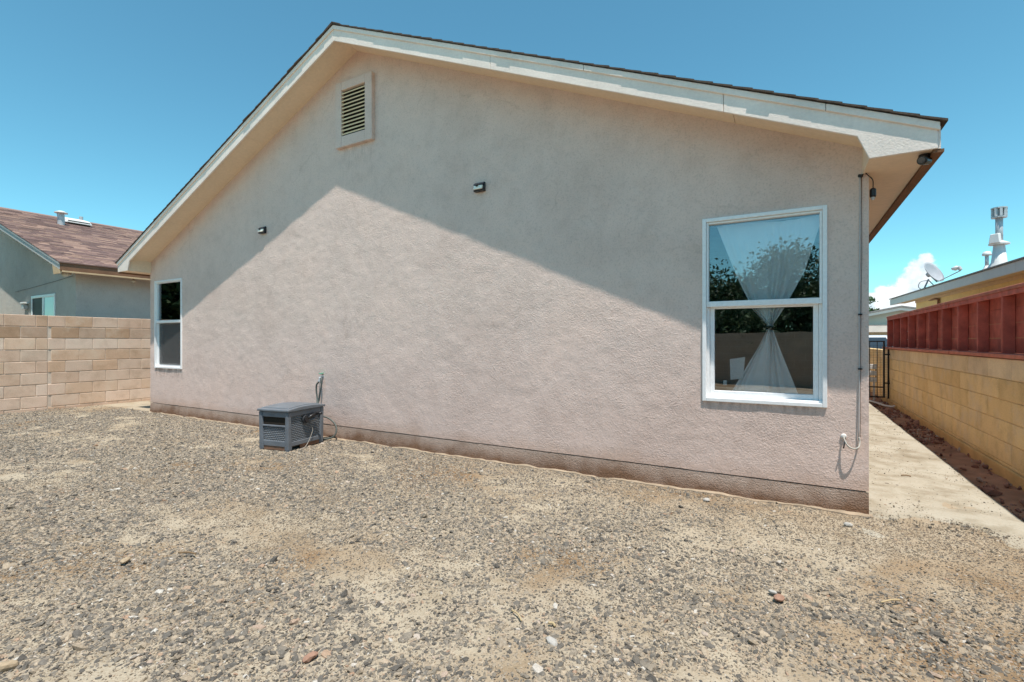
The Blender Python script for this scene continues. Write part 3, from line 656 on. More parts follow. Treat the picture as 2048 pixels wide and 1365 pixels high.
# ================================================================== CURTAIN and things behind the glass
def curtain():
    mb = MB(); nu, nv = 90, 70
    prof = [(0.0, 9.245, 9.985), (.06, 9.26, 9.98), (.55, 9.50, 9.79), (.60, 9.627, 9.66), (.63, 9.625, 9.662), (.70, 9.565, 9.70), (1.0, 9.355, 9.845)]
    prof = [(0.0, 9.25, 10.00), (.30, 9.40, 9.88), (.50, 9.52, 9.74), (.585, 9.618, 9.668), (.62, 9.618, 9.666), (.72, 9.555, 9.71), (1.0, 9.345, 9.85)]
    z0, z1 = 2.205, 0.80
    for j in range(nv + 1):
        v = j / nv
        for a, b in zip(prof[:-1], prof[1:]):
            if a[0] <= v <= b[0] + 1e-6:
                t = (v - a[0]) / (b[0] - a[0]); xl = a[1] + (b[1] - a[1]) * t; xr = a[2] + (b[2] - a[2]) * t; break
        w = xr - xl; amp = .010 + .028 * max(0, 1 - w / .6)
        for i in range(nu + 1):
            u = i / nu; f = u + .05 * math.sin(u * 9)
            y = .105 + amp * .8 * math.sin(f * 34) * (.6 + .4 * math.sin(u * 11 + 1)) + .012 * math.sin(u * 5 + v * 3)
            mb.v.append((xl + w * u, y, z0 + (z1 - z0) * v + .010 * math.sin(u * 7) * (1 - v)))
    mb.f = [(j * (nu + 1) + i, j * (nu + 1) + i + 1, (j + 1) * (nu + 1) + i + 1, (j + 1) * (nu + 1) + i) for j in range(nv) for i in range(nu)]
    t = thing('curtain', 'sheer white curtain tied in the middle behind the right window', 'curtain', (9.64, .15, .8))
    part('fabric', mb, 'curtain', t, smooth=True, recalc=False)
    k = MB(); k.tube([(9.64 + .034 * math.cos(a), .105 + .03 * math.sin(a), 1.357 + .004 * math.sin(3 * a)) for a in [i * math.pi / 8 for i in range(17)]], .011, 8); part('tie_band', k, 'rubber', t, smooth=True)
    rd = MB(); rd.tube([(9.2, .125, 2.212), (10.0, .125, 2.212)], .006); part('rod', rd, 'whitemetal', t, smooth=True)
curtain()
mb = MB(); mb.hexa([(9.355, .10, .93), (9.45, .10, .945), (9.45, .101, .945), (9.355, .101, .93), (9.35, .103, 1.10), (9.465, .103, 1.12), (9.465, .104, 1.12), (9.35, .104, 1.10)])
tag(part('paper_sheet', mb, 'paper'), 'white sheet of paper propped inside the lower right window pane', 'paper')
mb = MB(); mb.hexa([(9.30, .09, .885), (9.328, .09, .885), (9.328, .091, .885), (9.30, .091, .885), (9.30, .095, .925), (9.328, .095, .925), (9.328, .096, .925), (9.30, .096, .925)])
tag(part('paper_tag', mb, 'paper'), 'tiny white tag left of the paper sheet in the lower window pane', 'paper')

# ================================================================== WALL FIXTURES
def wall_light(x, z, label):
    t = thing('solar_wall_light', label, 'light', (x, 0, z), 'solar lights on the gable wall')
    w, h = .062, .048
    mb = MB(); mb.hexa([(x - w, -.055, z - h), (x + w, -.055, z - h), (x + w, -.004, z - h), (x - w, -.004, z - h), (x - w, -.028, z + h), (x + w, -.028, z + h), (x + w, -.004, z + h), (x - w, -.004, z + h)])
    part('housing', mb, 'black', t, bevel=.004)
    mb = MB(); mb.hexa([(x - w * .92, -.068, z - h * .62), (x + w * .80, -.068, z - h * .62), (x + w * .80, -.044, z - h * .62), (x - w * .92, -.044, z - h * .62), (x - w * .92, -.056, z + h * .28), (x + w * .80, -.056, z + h * .28), (x + w * .80, -.030, z + h * .28), (x - w * .92, -.030, z + h * .28)])
    part('lamp_lens', mb, 'lens', t, bevel=.005)
    mb = MB(); mb.hexa([(x - w, -.060, z + h * .34), (x + w * .9, -.060, z + h * .34), (x + w * .9, -.03, z + h * .5), (x - w, -.03, z + h * .5), (x - w, -.056, z + h * .46), (x + w * .9, -.056, z + h * .46), (x + w * .9, -.026, z + h * .95), (x - w, -.026, z + h * .95)])
    part('solar_panel', mb, 'solar', t)
    mb = MB(); mb.tube([(x - .008, -.062, z + h * .25), (x - .008, -.078, z + h * .0)], [.012, .009], 10); part('motion_sensor', mb, 'black', t, smooth=True)
wall_light(6.96, 2.862, 'small black solar light fixed in the shaded middle of the gable wall')
wall_light(3.255, 2.83, 'small black solar light just above the slanting shadow edge, left of the gable vent')

t = thing('security_camera', 'black dome security camera under the right eave corner', 'camera', (10.50, -.22, 2.42))
mb = MB(); mb.tube([(10.53, -.25, 2.446), (10.53, -.25, 2.430)], .030, 16); part('mount_base', mb, 'black', t, smooth=False)
mb = MB(); mb.tube([(10.53, -.245, 2.432), (10.53, -.255, 2.415)], .016, 10); part('ball_joint', mb, 'black', t, smooth=True)
mb = MB(); mb.tube([(10.555, -.21, 2.415), (10.525, -.27, 2.405), (10.508, -.305, 2.398)], [.024, .028, .028], 16); part('body', mb, 'black', t, smooth=False, bevel=.004)
mb = MB(); mb.tube([(10.508, -.306, 2.398), (10.505, -.311, 2.397)], .020, 14); part('lens', mb, 'carglass', t)

# cable run down the corner
cb = MB(); xw = 10.216
cb.tube(spline([(xw + .003, -.010, 2.43), (xw, -.012, 2.0), (xw - .004, -.013, 1.5), (xw - .002, -.013, 1.0), (xw - .006, -.013, .54)], 6), .0042, 8)
t = thing('wall_cable', 'thin grey cable running down the wall edge beside the right window', 'cable', (xw, 0, .5))
part('cable_run', cb, 'conduit', t, smooth=True)
cb = MB(); cb.tube([(xw + .010, -.010, 2.425), (xw + .012, -.011, 1.9), (xw + .004, -.011, 1.2), (xw + .004, -.012, .56)], .0012, 6); part('second_strand', cb, 'rubber', t, smooth=True)
cb = MB(); cb.tube(spline([(xw, -.012, 2.43), (xw + .03, -.016, 2.447), (10.262, -.03, 2.425), (10.29, -.02, 2.39), (10.297, .02, 2.34)], 8), .0035, 6); part('lead', cb, 'rubber', t, smooth=True)
cb = MB(); cb.tube([(xw - .006, -.006, 2.438), (xw + .014, -.018, 2.43)], .011, 8); part('elbow', cb, 'rubber', t)
for zc in (1.44, 1.05): mb = MB(); mb.box(xw - .010, xw + .014, -.022, -.004, zc - .005, zc + .005); part('clip', mb, 'rubber', t)
cb = MB(); cb.tube(spline([(xw - .005, -.013, .56), (xw, -.02, .525), (xw - .012, -.045, .49), (xw - .045, -.055, .482), (xw - .075, -.045, .50), (xw - .092, -.028, .535), (xw - .095, -.012, .556)], 6), .0055, 8); part('loop', cb, 'cord', t, smooth=True)
cb = MB(); cb.tube(spline([(xw - .090, -.03, .53), (xw - .096, -.045, .495), (xw - .10, -.04, .475)], 5), .0045, 6); part('loose_end', cb, 'rubber', t, smooth=True)
mb = MB(); mb.tube([(xw - .095, -.002, .557), (xw - .095, -.012, .557), (xw - .095, -.016, .557)], [.019, .018, .010], 16); part('wall_grommet', mb, 'whitemetal', t, smooth=True)
t = thing('cable_connector', 'black weatherproof connector dangling by the wall corner under the eave', 'connector', (10.30, .03, 2.28))
mb = MB(); mb.tube([(10.297, .03, 2.345), (10.297, .03, 2.335), (10.297, .03, 2.29), (10.297, .03, 2.28)], [.010, .020, .020, .017], 12); part('housing', mb, 'black', t, smooth=False)
mb = MB(); mb.tube([(10.297, .03, 2.28), (10.297, .03, 2.262)], [.013, .010], 12); part('gland_nut', mb, 'galv', t)

# ================================================================== HOSE REEL BOX
def reel_box():
    cx, cy, ang = 4.645, -.555, R(10.0)
    t = thing('hose_reel_box', 'grey-blue resin hose reel box with woven panels and a side crank', 'hose reel', (cx, cy, 0))
    T = Matrix.Translation((cx, cy, 0)) @ Matrix.Rotation(ang, 4, 'Z')
    W2, D2, H = .218, .285, .447
    def P(name, mb, mat, parent=t, **k): return part(name, mb.xform(T), mat, parent, **k)
    def taper(z): return 1 - .05 * (1 - z / H)
    # inner shell
    mb = MB(); a, b = W2 - .03, D2 - .03; mb.hexa([(-a, -b, .04), (a, -b, .04), (a, b, .04), (-a, b, .04), (-a, -b, H - .01), (a, -b, H - .01), (a, b, H - .01), (-a, b, H - .01)]); P('inner_shell', mb, 'resin_dark')
    # corner posts, splayed to feet
    for sx in (-1, 1):
        for sy in (-1, 1):
            mb = MB(); w = .055
            def ring(z, k, ww): 
                x1, y1 = sx * W2 * k, sy * D2 * k; x0, y0 = x1 - sx * ww, y1 - sy * ww
                q = [(x0, y0, z), (x1, y0, z), (x1, y1, z), (x0, y1, z)]
                return q if sx * sy > 0 else q[::-1]
            mb.hexa(ring(0.012, .985, .062) + ring(H, 1.0, .048)); P('corner_post', mb, 'resin', bevel=.012, seg=2)
            mb = MB(); mb.tube([(sx * (W2 - .03), sy * (D2 - .03), -.01), (sx * (W2 - .03), sy * (D2 - .03), .02)], .028, 10); P('foot', mb, 'resin')
    # rails
    for sy in (-1, 1):
        for z0, z1, dy in ((.055, .115, .0), (.275, .295, .004), (.385, H, .002)):
            if sy > 0 and z0 == .275: continue
            mb = MB(); mb.box(-W2 + .045, W2 - .045, *sorted((sy * (D2 - .012 + dy), sy * (D2 - .03))), z0, z1); P('rail', mb, 'resin', bevel=.004)
    for sx in (-1, 1):
        for z0, z1 in ((.055, .105), (.39, H)):
            mb = MB(); mb.box(*sorted((sx * (W2 - .010), sx * (W2 - .03))), -D2 + .045, D2 - .045, z0, z1); P('rail', mb, 'resin', bevel=.004)
    # dusty lower skirt
    mb = MB(); mb.box(-W2 + .05, W2 - .05, -D2 + .018, -D2 + .03, .012, .055); mb.box(W2 - .03, W2 - .02, -D2 + .2, D2 - .05, .012, .055); P('kick_plate', mb, 'rust')
    # hand-hole slot above the front panel
    mb = MB(); mb.box(-W2 + .055, W2 - .055, -D2 + .022, -D2 + .029, .298, .383); P('hand_slot', mb, 'dark')
    # woven panels: interlaced strips
    def weave(face):
        mb = MB(); L = (2 * W2 - .10) if face == 'front' else (2 * D2 - .10); z0, z1 = .105, (.278 if face == 'front' else .392)
        du = .026; dz = .0205; nz = int((z1 - z0) / dz); nu = int(L / du)
        for j in range(nz):
            for i in range(nu):
                u = -L / 2 + i * du + (du / 2 if j % 2 else 0); z = z0 + j * dz
                if u + du > L / 2: continue
                ua, ub, zt_ = u + .003, u + du - .003, z + dz * .66
                if face == 'front':
                    Y0, Y1 = -D2 + .032, -D2 + .017; mb.hexa([(ua, Y0 - .004, z), (ub, Y0 - .004, z), (ub, Y0, z), (ua, Y0, z), (ua + .002, Y1, zt_), (ub - .002, Y1, zt_), (ub, Y0, zt_ + .004), (ua, Y0, zt_ + .004)])
                else:
                    X0, X1 = W2 - .032, W2 - .015; mb.hexa([(X0, ua, z), (X0 + .004, ua, z), (X0 + .004, ub, z), (X0, ub, z), (X0, ua, zt_ + .004), (X1, ua + .002, zt_), (X1, ub - .002, zt_), (X0, ub, zt_ + .004)])
        o = P('woven_panel', mb, 'resin_weave'); o['kind'] = 'stuff'
    weave('front'); weave('side')
    # crowned lid with rim and raised centre
    mb = MB(); n_ = 10; a, b = W2 + .012, D2 + .014
    for i in range(n_ + 1):
        y = -b + 2 * b * i / n_; zc = H + .028 + .022 * math.sin(math.pi * i / n_)
        mb.v += [(-a, y, H + .002), (a, y, H + .002), (a, y, zc), (-a, y, zc)]
    for i in range(n_):
        q = 4 * i; mb.f += [(q + k, q + (k + 1) % 4, q + 4 + (k + 1) % 4, q + 4 + k) for k in range(4)]
    mb.f += [(0, 1, 2, 3), tuple(4 * n_ + k for k in (3, 2, 1, 0))]
    lid = P('lid', mb, 'resin', bevel=.008, seg=2)
    mb = MB(); a2, b2 = a - .045, b - .05
    for i in range(n_ + 1):
        y = -b2 + 2 * b2 * i / n_; zc = H + .036 + .024 * math.sin(math.pi * (y + b) / (2 * b))
        mb.v += [(-a2, y, H + .02), (a2, y, H + .02), (a2, y, zc), (-a2, y, zc)]
    for i in range(n_):
        q = 4 * i; mb.f += [(q + k, q + (k + 1) % 4, q + 4 + (k + 1) % 4, q + 4 + k) for k in range(4)]
    mb.f += [(0, 1, 2, 3), tuple(4 * n_ + k for k in (3, 2, 1, 0))]
    P('raised_panel', mb, 'resin', lid, bevel=.006)
    # crank on the side facing the path
    hx = W2 - .012
    mb = MB(); mb.tube([(hx - .01, -.02,   .335), (hx + .022, -.02, .335)], .05, 18); hub = P('crank_hub', mb, 'resin_dark', bevel=.006)
    mb = MB(); mb.tube([(hx + .020, -.02, .335), (hx + .034, -.02, .335)], .032, 14); P('hub_cap', mb, 'black', hub)
    mb = MB(); mb.tube([(hx + .026, .0, .345), (hx + .03, .07, .372), (hx + .032, .13, .39)], .016, 8); P('crank_arm', mb, 'black', smooth=True)
    mb = MB(); mb.tube([(hx + .026, .012, .330), (hx + .03, .08, .355), (hx + .032, .125, .372)], .008, 8); P('crank_arm', mb, 'black', smooth=True)
    mb = MB(); mb.tube([(hx + .026, .13, .384), (hx + .07, .14, .386), (hx + .10, .142, .386)], [.014, .016, .014], 10); P('crank_grip', mb, 'black', smooth=True)
    mb = MB(); mb.tube([(hx - .01, .03, .30), (hx + .018, .085, .318), (hx + .018, .15, .335)], .012, 8); P('hose_guide', mb, 'resin', smooth=True)
    return T
TB = reel_box()
cdm = MB(); cdm.tube([TB @ Vector(p) for p in spline([(.215, .07, .25), (.225, .085, .20), (.222, .06, .13), (.218, .02, .06), (.225, -.04, .015), (.235, -.12, .010), (.23, -.17, .012)], 8)], .003, 6)
tag(part('cord', cdm, 'cord', smooth=True), 'thin pale cord trailing down the crank side of the hose reel box', 'cord')
# faucet and hose
t = thing('outdoor_faucet', 'green handled outdoor faucet on the gable wall above the hose reel box', 'faucet', (4.49, 0, .79))
mb = MB(); mb.tube([(4.50, .0, .785), (4.50, -.008, .785)], .028, 14); part('flange', mb, 'galv', t)
mb = MB(); mb.tube([(4.50, -.006, .785), (4.50, -.035, .785), (4.498, -.048, .775), (4.496, -.052, .75)], [.013, .014, .013, .014], 10); part('spout', mb, 'galv', t, smooth=True)
mb = MB(); mb.tube([(4.50, -.028, .79), (4.50, -.03, .825)], .007, 8); part('stem', mb, 'galv', t)
mb = MB(); mb.tube([(4.50 + .026 * math.cos(a), -.031 + .026 * math.sin(a), .828) for a in [i * math.pi / 5 for i in range(11)]], .006, 6); mb.box(4.476, 4.524, -.034, -.028, .825, .831); mb.box(4.497, 4.503, -.055, -.007, .824, .832); part('wheel_handle', mb, 'brass', t, smooth=True)
hs = MB()
hs.tube(spline([(4.496, -.053, .75), (4.485, -.06, .715), (4.45, -.06, .68), (4.44, -.055, .60), (4.465, -.06, .48), (4.52, -.13, .36), (4.60, -.11, .30), (4.70, -.075, .27), (4.80, -.06, .20), (4.84, -.075, .12), (4.82, -.11, .05), (4.72, -.16, .022), (4.62, -.20, .03), (4.55, -.24, .07)], 8), .0105, 8)
t = thing('garden_hose', 'dark garden hose looping from the faucet behind the hose reel box', 'hose', (4.6, -.1, 0))
part('hose_line', hs, 'hose', t, smooth=True)
hs = MB(); hs.tube(spline([(4.512, -.04, .775), (4.53, -.05, .735), (4.525, -.05, .66), (4.50, -.055, .56), (4.485, -.06, .46), (4.50, -.15, .34)], 8), .0095, 8); part('hose_return', hs, 'hose', t, smooth=True)
hs = MB(); hs.tube([(4.496, -.052, .755), (4.494, -.056, .725)], .016, 10); part('coupling', hs, 'galv', t)

# ================================================================== BLOCK WALLS
def block_mesh(L, H, D, seed):
    r = random.Random(seed); bm = bmesh.new(); bmesh.ops.create_cube(bm, size=1)
    for v in bm.verts: v.co = Vector((v.co.x * D, v.co.y * L, v.co.z * H)) + Vector([r.uniform(-.0015, .0015) for _ in range(3)])
    bmesh.ops.bevel(bm, geom=list(bm.edges), offset=.006, segments=1, affect='EDGES', profile=.5)
    me = bpy.data.meshes.new('block'); bm.to_mesh(me); bm.free(); me.materials.append(M['block']); return me
def block_wall(name, label, X, ys, ztop, CH, ncourse, BL, thick, cols, mort, facing, joint=.011, rowcol=None, offs=0, ctrl=None, recess=.009):
    y0, y1 = ys; t = thing(name, label, 'wall', (X, y0, 0)); protos = {}
    xc = X - facing * thick / 2; r = random.Random(hash(name) % 1000 if False else len(label))
    core = MB(); xf = X - facing * recess
    core.box(*sorted((xf, X - facing * (thick - .006))), y0, y1, ztop - ncourse * CH - .3, ztop - .004); part('mortar', core, mort, t)
    for c in range(ncourse):
        zt = ztop - c * CH; y = y0 - (offs + (BL / 2 if c % 2 else 0)) % BL
        while y < y1 - .02:
            a, b = max(y, y0), min(y + BL, y1); y += BL
            cuts = [(a, b)]
            if ctrl and a < ctrl - .01 and b > ctrl + .01: cuts = [(a, ctrl), (ctrl, b)]
            for a_, b_ in cuts:
                L = b_ - a_
                if L < .05: continue
                key = (round(L, 2), r.randrange(3))
                if key not in protos: protos[key] = block_mesh(round(L, 2) - joint, CH - joint, thick, len(protos) + 5)
                o = bpy.data.objects.new('block', protos[key]); C.objects.link(o); o.parent = t
                o.location = Vector((xc + r.uniform(-.002, .002), (a_ + b_) / 2, zt - CH / 2)) - Vector(t.location)
                base = Vector(r.choice(cols)); base *= r.uniform(.93, 1.06)
                if rowcol and c in rowcol: base = Vector([p * q for p, q in zip(base, rowcol[c])])
                o.color = (*base, 1)
    return t
TAN = [(0.67, 0.49, 0.37), (0.64, 0.465, 0.345), (0.63, 0.445, 0.315), (0.67, 0.51, 0.395), (0.61, 0.425, 0.295), (0.68, 0.52, 0.405)]
block_wall('block_wall', 'tan concrete block wall at the left edge below the grey-green house', -1.9, (-11.0, 1.75), 1.715, .2075, 9, .406, .2, TAN, 'mortar', 1,
           rowcol={0: (.95, .92, .90), 1: (.80, .76, .72), 2: (1.12, 1.16, 1.2), 6: (1.08, 1.12, 1.16), 7: (1.1, 1.14, 1.18)}, offs=.11, ctrl=-.80)
YEL = [(0.86, 0.62, 0.31), (0.82, 0.58, 0.28), (0.89, 0.655, 0.34), (0.84, 0.61, 0.32)]
YX = 11.53
block_wall('yellow_block_wall', 'yellow painted block wall along the walkway at the right', YX, (-11.0, 8.86), 1.085, .195, 7, .62, .2, YEL, 'ymortar', -1, joint=.006,
           rowcol={0: (1.03, 1.12, 1.40)}, offs=.2)
mb = MB(); mb.box(YX - .03, YX - .003, -11, 8.85, -.3, .085); tag(part('wall_footing', mb, simple('yellow_footing', (0.72, 0.47, 0.20), 0.95, 0.2, 4, bump=.4), bevel=.012, seg=2),
    'rough yellow footing ledge at the bottom of the yellow block wall', 'footing')
block_wall('low_block_wall', 'low yellow block wall seen through the iron gate', YX + .02, (8.9, 13.6), 1.06, .195, 6, .62, .18, YEL, 'ymortar', -1, joint=.008, offs=.1)

# rear boundary wall behind the photographer, seen mirrored in the window panes
def rear_wall():
    t = thing('rear_block_wall', 'tan block wall mirrored in the lower right window pane', 'wall', (4.5, -11.1, 0))
    core = MB(); core.box(-2.1, 11.8, -11.28, -11.115, -.2, 1.50); part('mortar', core, 'mortar', t)
    mb = MB(); r = random.Random(4)
    for c in range(8):
        zt = 1.505 - c * .2; x = -2.1 - (.2 if c % 2 else 0)
        while x < 11.75:
            a, b = max(x, -2.1), min(x + .4, 11.8); x += .4
            if b - a > .05: mb.box(a + .005, b - .005, -11.29 + r.uniform(-.002, .002), -11.10 + r.uniform(-.002, .002), zt - .19, zt)
    o = part('blocks', mb, simple('rear_block', (0.46, 0.36, 0.27), .95, .2, 3, bump=.4), t); o['kind'] = 'stuff'
rear_wall()

# ================================================================== RED FENCE on the yellow wall
FX = YX + .115
def red_fence():
    t = thing('red_fence', 'red stained wooden fence panels mounted on top of the yellow block wall', 'fence', (YX + .06, 0, 1.09))
    y0, y1 = -6.0, 8.80; zb, zt = 1.09, 1.772; xp = FX + .045       # xp: face of the horizontal boards
    base = (0.64, 0.175, 0.125)
    def col(r): k = r.uniform(.82, 1.12); return tuple(c * k for c in base)
    r = random.Random(9)
    # sill rails, a little proud of the wall face
    y = y0
    while y < y1 - .01:
        y2 = min(y + 2.43, y1); mb = MB(); mb.box(YX - .022 + r.uniform(-.004, .004), FX + .08, y, y2 - .003, zb, zb + .038); part('bottom_rail', mb, 'redwood', t, bevel=.004, color=(.66, .23, .15)); y = y2  # rail colour brighter and oranger than the boards, painting in skylight on the rail
    y = y0 + .4
    ys_ = []
    while y < y1: ys_.append((y, min(y + 2.43, y1))); y += 2.43
    ys_.insert(0, (y0, y0 + .4))
    for a, b in ys_:
        mb = MB(); mb.box(FX - .06, FX + .085, a, b - .003, zt - .036, zt); part('top_rail', mb, 'redwood', t, bevel=.004, color=(.64, .22, .145))
        mb = MB(); mb.box(FX - .052, FX - .035, a + .02, b - .02, zt - .085, zt - .037); part('face_rail', mb, 'redwood', t, bevel=.003, color=tuple(c * 1.1 for c in base))
    # studs
    posts = [8.06 - .722 * i for i in range(0, 20)] + [8.77]
    for yy in posts:
        if yy < y0: continue
        w = .019; mb = MB(); mb.box(FX - .050, xp - .001, yy - w, yy + w, zb + .039, zt - .086 if True else zt); part('stud', mb, 'redwood', t, bevel=.003, color=col(r))
        mb = MB(); mb.box(FX - .034, xp - .001, yy - w + .001, yy + w - .001, zt - .085, zt - .037); part('stud_top', mb, 'redwood', t, color=col(r))
    # horizontal backing boards
    nb = 4; bh = (zt - .038 - (zb + .039)) / nb
    for a, b in ys_:
        for k in range(nb):
            z0 = zb + .039 + k * bh; mb = MB(); off = r.uniform(0, .004)
            mb.box(xp + off, xp + .02, a + .001, b - .003, z0 + .0015, z0 + bh - .0015); part('board', mb, 'redwood', t, color=col(r))
red_fence()

# ================================================================== GATE and far end of the walkway
def gate():
    Y = 8.0; t = thing('iron_gate', 'black iron gate with wire mesh at the far end of the walkway', 'gate', (10.9, Y, 0))
    x0, x1, z0, z1 = 10.32, 11.452, .10, 1.255
    for n_, (a, b, c, d) in dict(p1=(x0, x0 + .03, z0, z1), p2=(x1 - .03, x1, z0, z1)).items(): mb = MB(); mb.box(a, b, Y, Y + .03, c, d); part('frame_post', mb, 'iron', t)
    for z in (z0, .30, z1 - .025): mb = MB(); mb.box(x0 + .03, x1 - .03, Y + .002, Y + .028, z, z + .025); part('frame_rail', mb, 'iron', t)
    for i in range(1, 9): mb = MB(); x = x0 + (x1 - x0) * i / 9; mb.box(x - .006, x + .006, Y + .008, Y + .022, z0 + .025, z1 - .025); part('picket', mb, 'iron', t)
    mb = MB(); z = z0 + .03
    while z < z1 - .1: mb.box(x0 + .03, x1 + .07, Y + .030, Y + .033, z, z + .003); z += .034
    for k in range(20): x = x0 + .05 + k * .056; mb.box(x, x + .003, Y + .0335, Y + .0365, z0 + .03, z1 - .1)
    o = part('wire_mesh', mb, 'iron', t); o['kind'] = 'stuff'
    for z in (.40, .98): mb = MB(); mb.box(x1 - .005, 11.535, Y - .012, Y + .006, z - .014, z + .014); part('hinge', mb, 'iron', t)
    mb = MB(); mb.box(11.50, 11.526, Y + .04, Y + .066, -.05, 1.08); part('hinge_post', mb, 'iron', t)
gate()
hm = MB(); hm.tube(spline([(10.9, 8.6, .045), (11.12, 8.15, .035), (11.243, 7.75, .03), (11.30, 7.42, .03), (11.36, 7.2, .025), (11.44, 7.08, .03), (11.475, 7.06, .05)], 8), .018, 8)
tag(part('white_pipe', hm, 'whitemetal', smooth=True), 'bent white pipe lying across the walkway by the iron gate', 'pipe')
t = thing('white_shelf', 'small white slatted shelf standing just behind the iron gate', 'shelf', (11.25, 8.7, 0))
for x in (11.20, 11.34): mb = MB(); mb.box(x, x + .035, 8.68, 8.72, -.05, .46); part('leg', mb, 'whitemetal', t)
for z in (.42, .56, .70): mb = MB(); mb.box(11.05, 11.40, 8.66, 8.675, z - .05, z + .05); part('slat', mb, 'whitemetal', t, bevel=.004)
for x in (11.06, 11.38): mb = MB(); mb.box(x, x + .015, 8.676, 8.69, .37, .75); part('upright', mb, 'black', t)
def car():
    cx, yf = 11.55, 11.4
    t = thing('parked_car', 'silver white car parked beyond the iron gate', 'car', (cx, yf, 0))
    prof = [(0, .35), (0.02, .62), (.12, .78), (.9, .92), (1.15, .96), (1.75, 1.36), (2.1, 1.42), (3.2, 1.40), (3.9, 1.02), (4.4, .98), (4.5, .6), (4.45, .35)]
    mb = MB(); W_ = .88; k = len(prof)
    for side in (-1, 1):
        for (yy, z) in prof:
            tw = W_ - (.16 * max(0, (z - .95) / .45)) - (.10 if yy < .1 else 0); mb.v.append((cx + side * tw, yf + yy, z))
    mb.f = [tuple(range(k)), tuple(reversed(range(k, 2 * k)))] + [(i, (i + 1) % k, k + (i + 1) % k, k + i) for i in range(k)]
    part('body', mb, 'carpaint', t, bevel=.04, seg=2)
    mb = MB(); mb.hexa([(cx - .72, yf + 1.17, .985), (cx + .72, yf + 1.17, .985), (cx + .72, yf + 1.20, .975), (cx - .72, yf + 1.20, .975), (cx - .62, yf + 1.72, 1.355), (cx + .62, yf + 1.72, 1.355), (cx + .62, yf + 1.75, 1.345), (cx - .62, yf + 1.75, 1.345)]); part('windshield', mb, 'carglass', t)
    mb = MB(); mb.box(cx - .45, cx + .45, yf - .012, yf + .03, .58, .72); part('grille', mb, 'black', t)
    mb = MB(); mb.box(cx - .80, cx + .80, yf - .04, yf + .08, .36, .50); part('bumper', mb, 'carpaint', t, bevel=.03, seg=2)
    for s in (-1, 1):
        mb = MB(); mb.box(*sorted((cx + s * .50, cx + s * .76)), yf - .008, yf + .12, .62, .74); part('headlight', mb, 'carglass', t, bevel=.02)
        mb = MB(); mb.box(*sorted((cx + s * .86, cx + s * 1.02)), yf + 1.45, yf + 1.55, .95, 1.08); part('mirror', mb, 'carpaint', t, bevel=.02)
        for yy in (.85, 3.6):
            mb = MB(); mb.tube([(cx + s * .70, yf + yy, .32), (cx + s * .90, yf + yy, .32)], .32, 20); w_ = part('wheel', mb, 'rubber', t)
            mb = MB(); mb.tube([(cx + s * .89, yf + yy, .32), (cx + s * .91, yf + yy, .32)], .2, 14); part('rim', mb, 'galv', w_)
car()

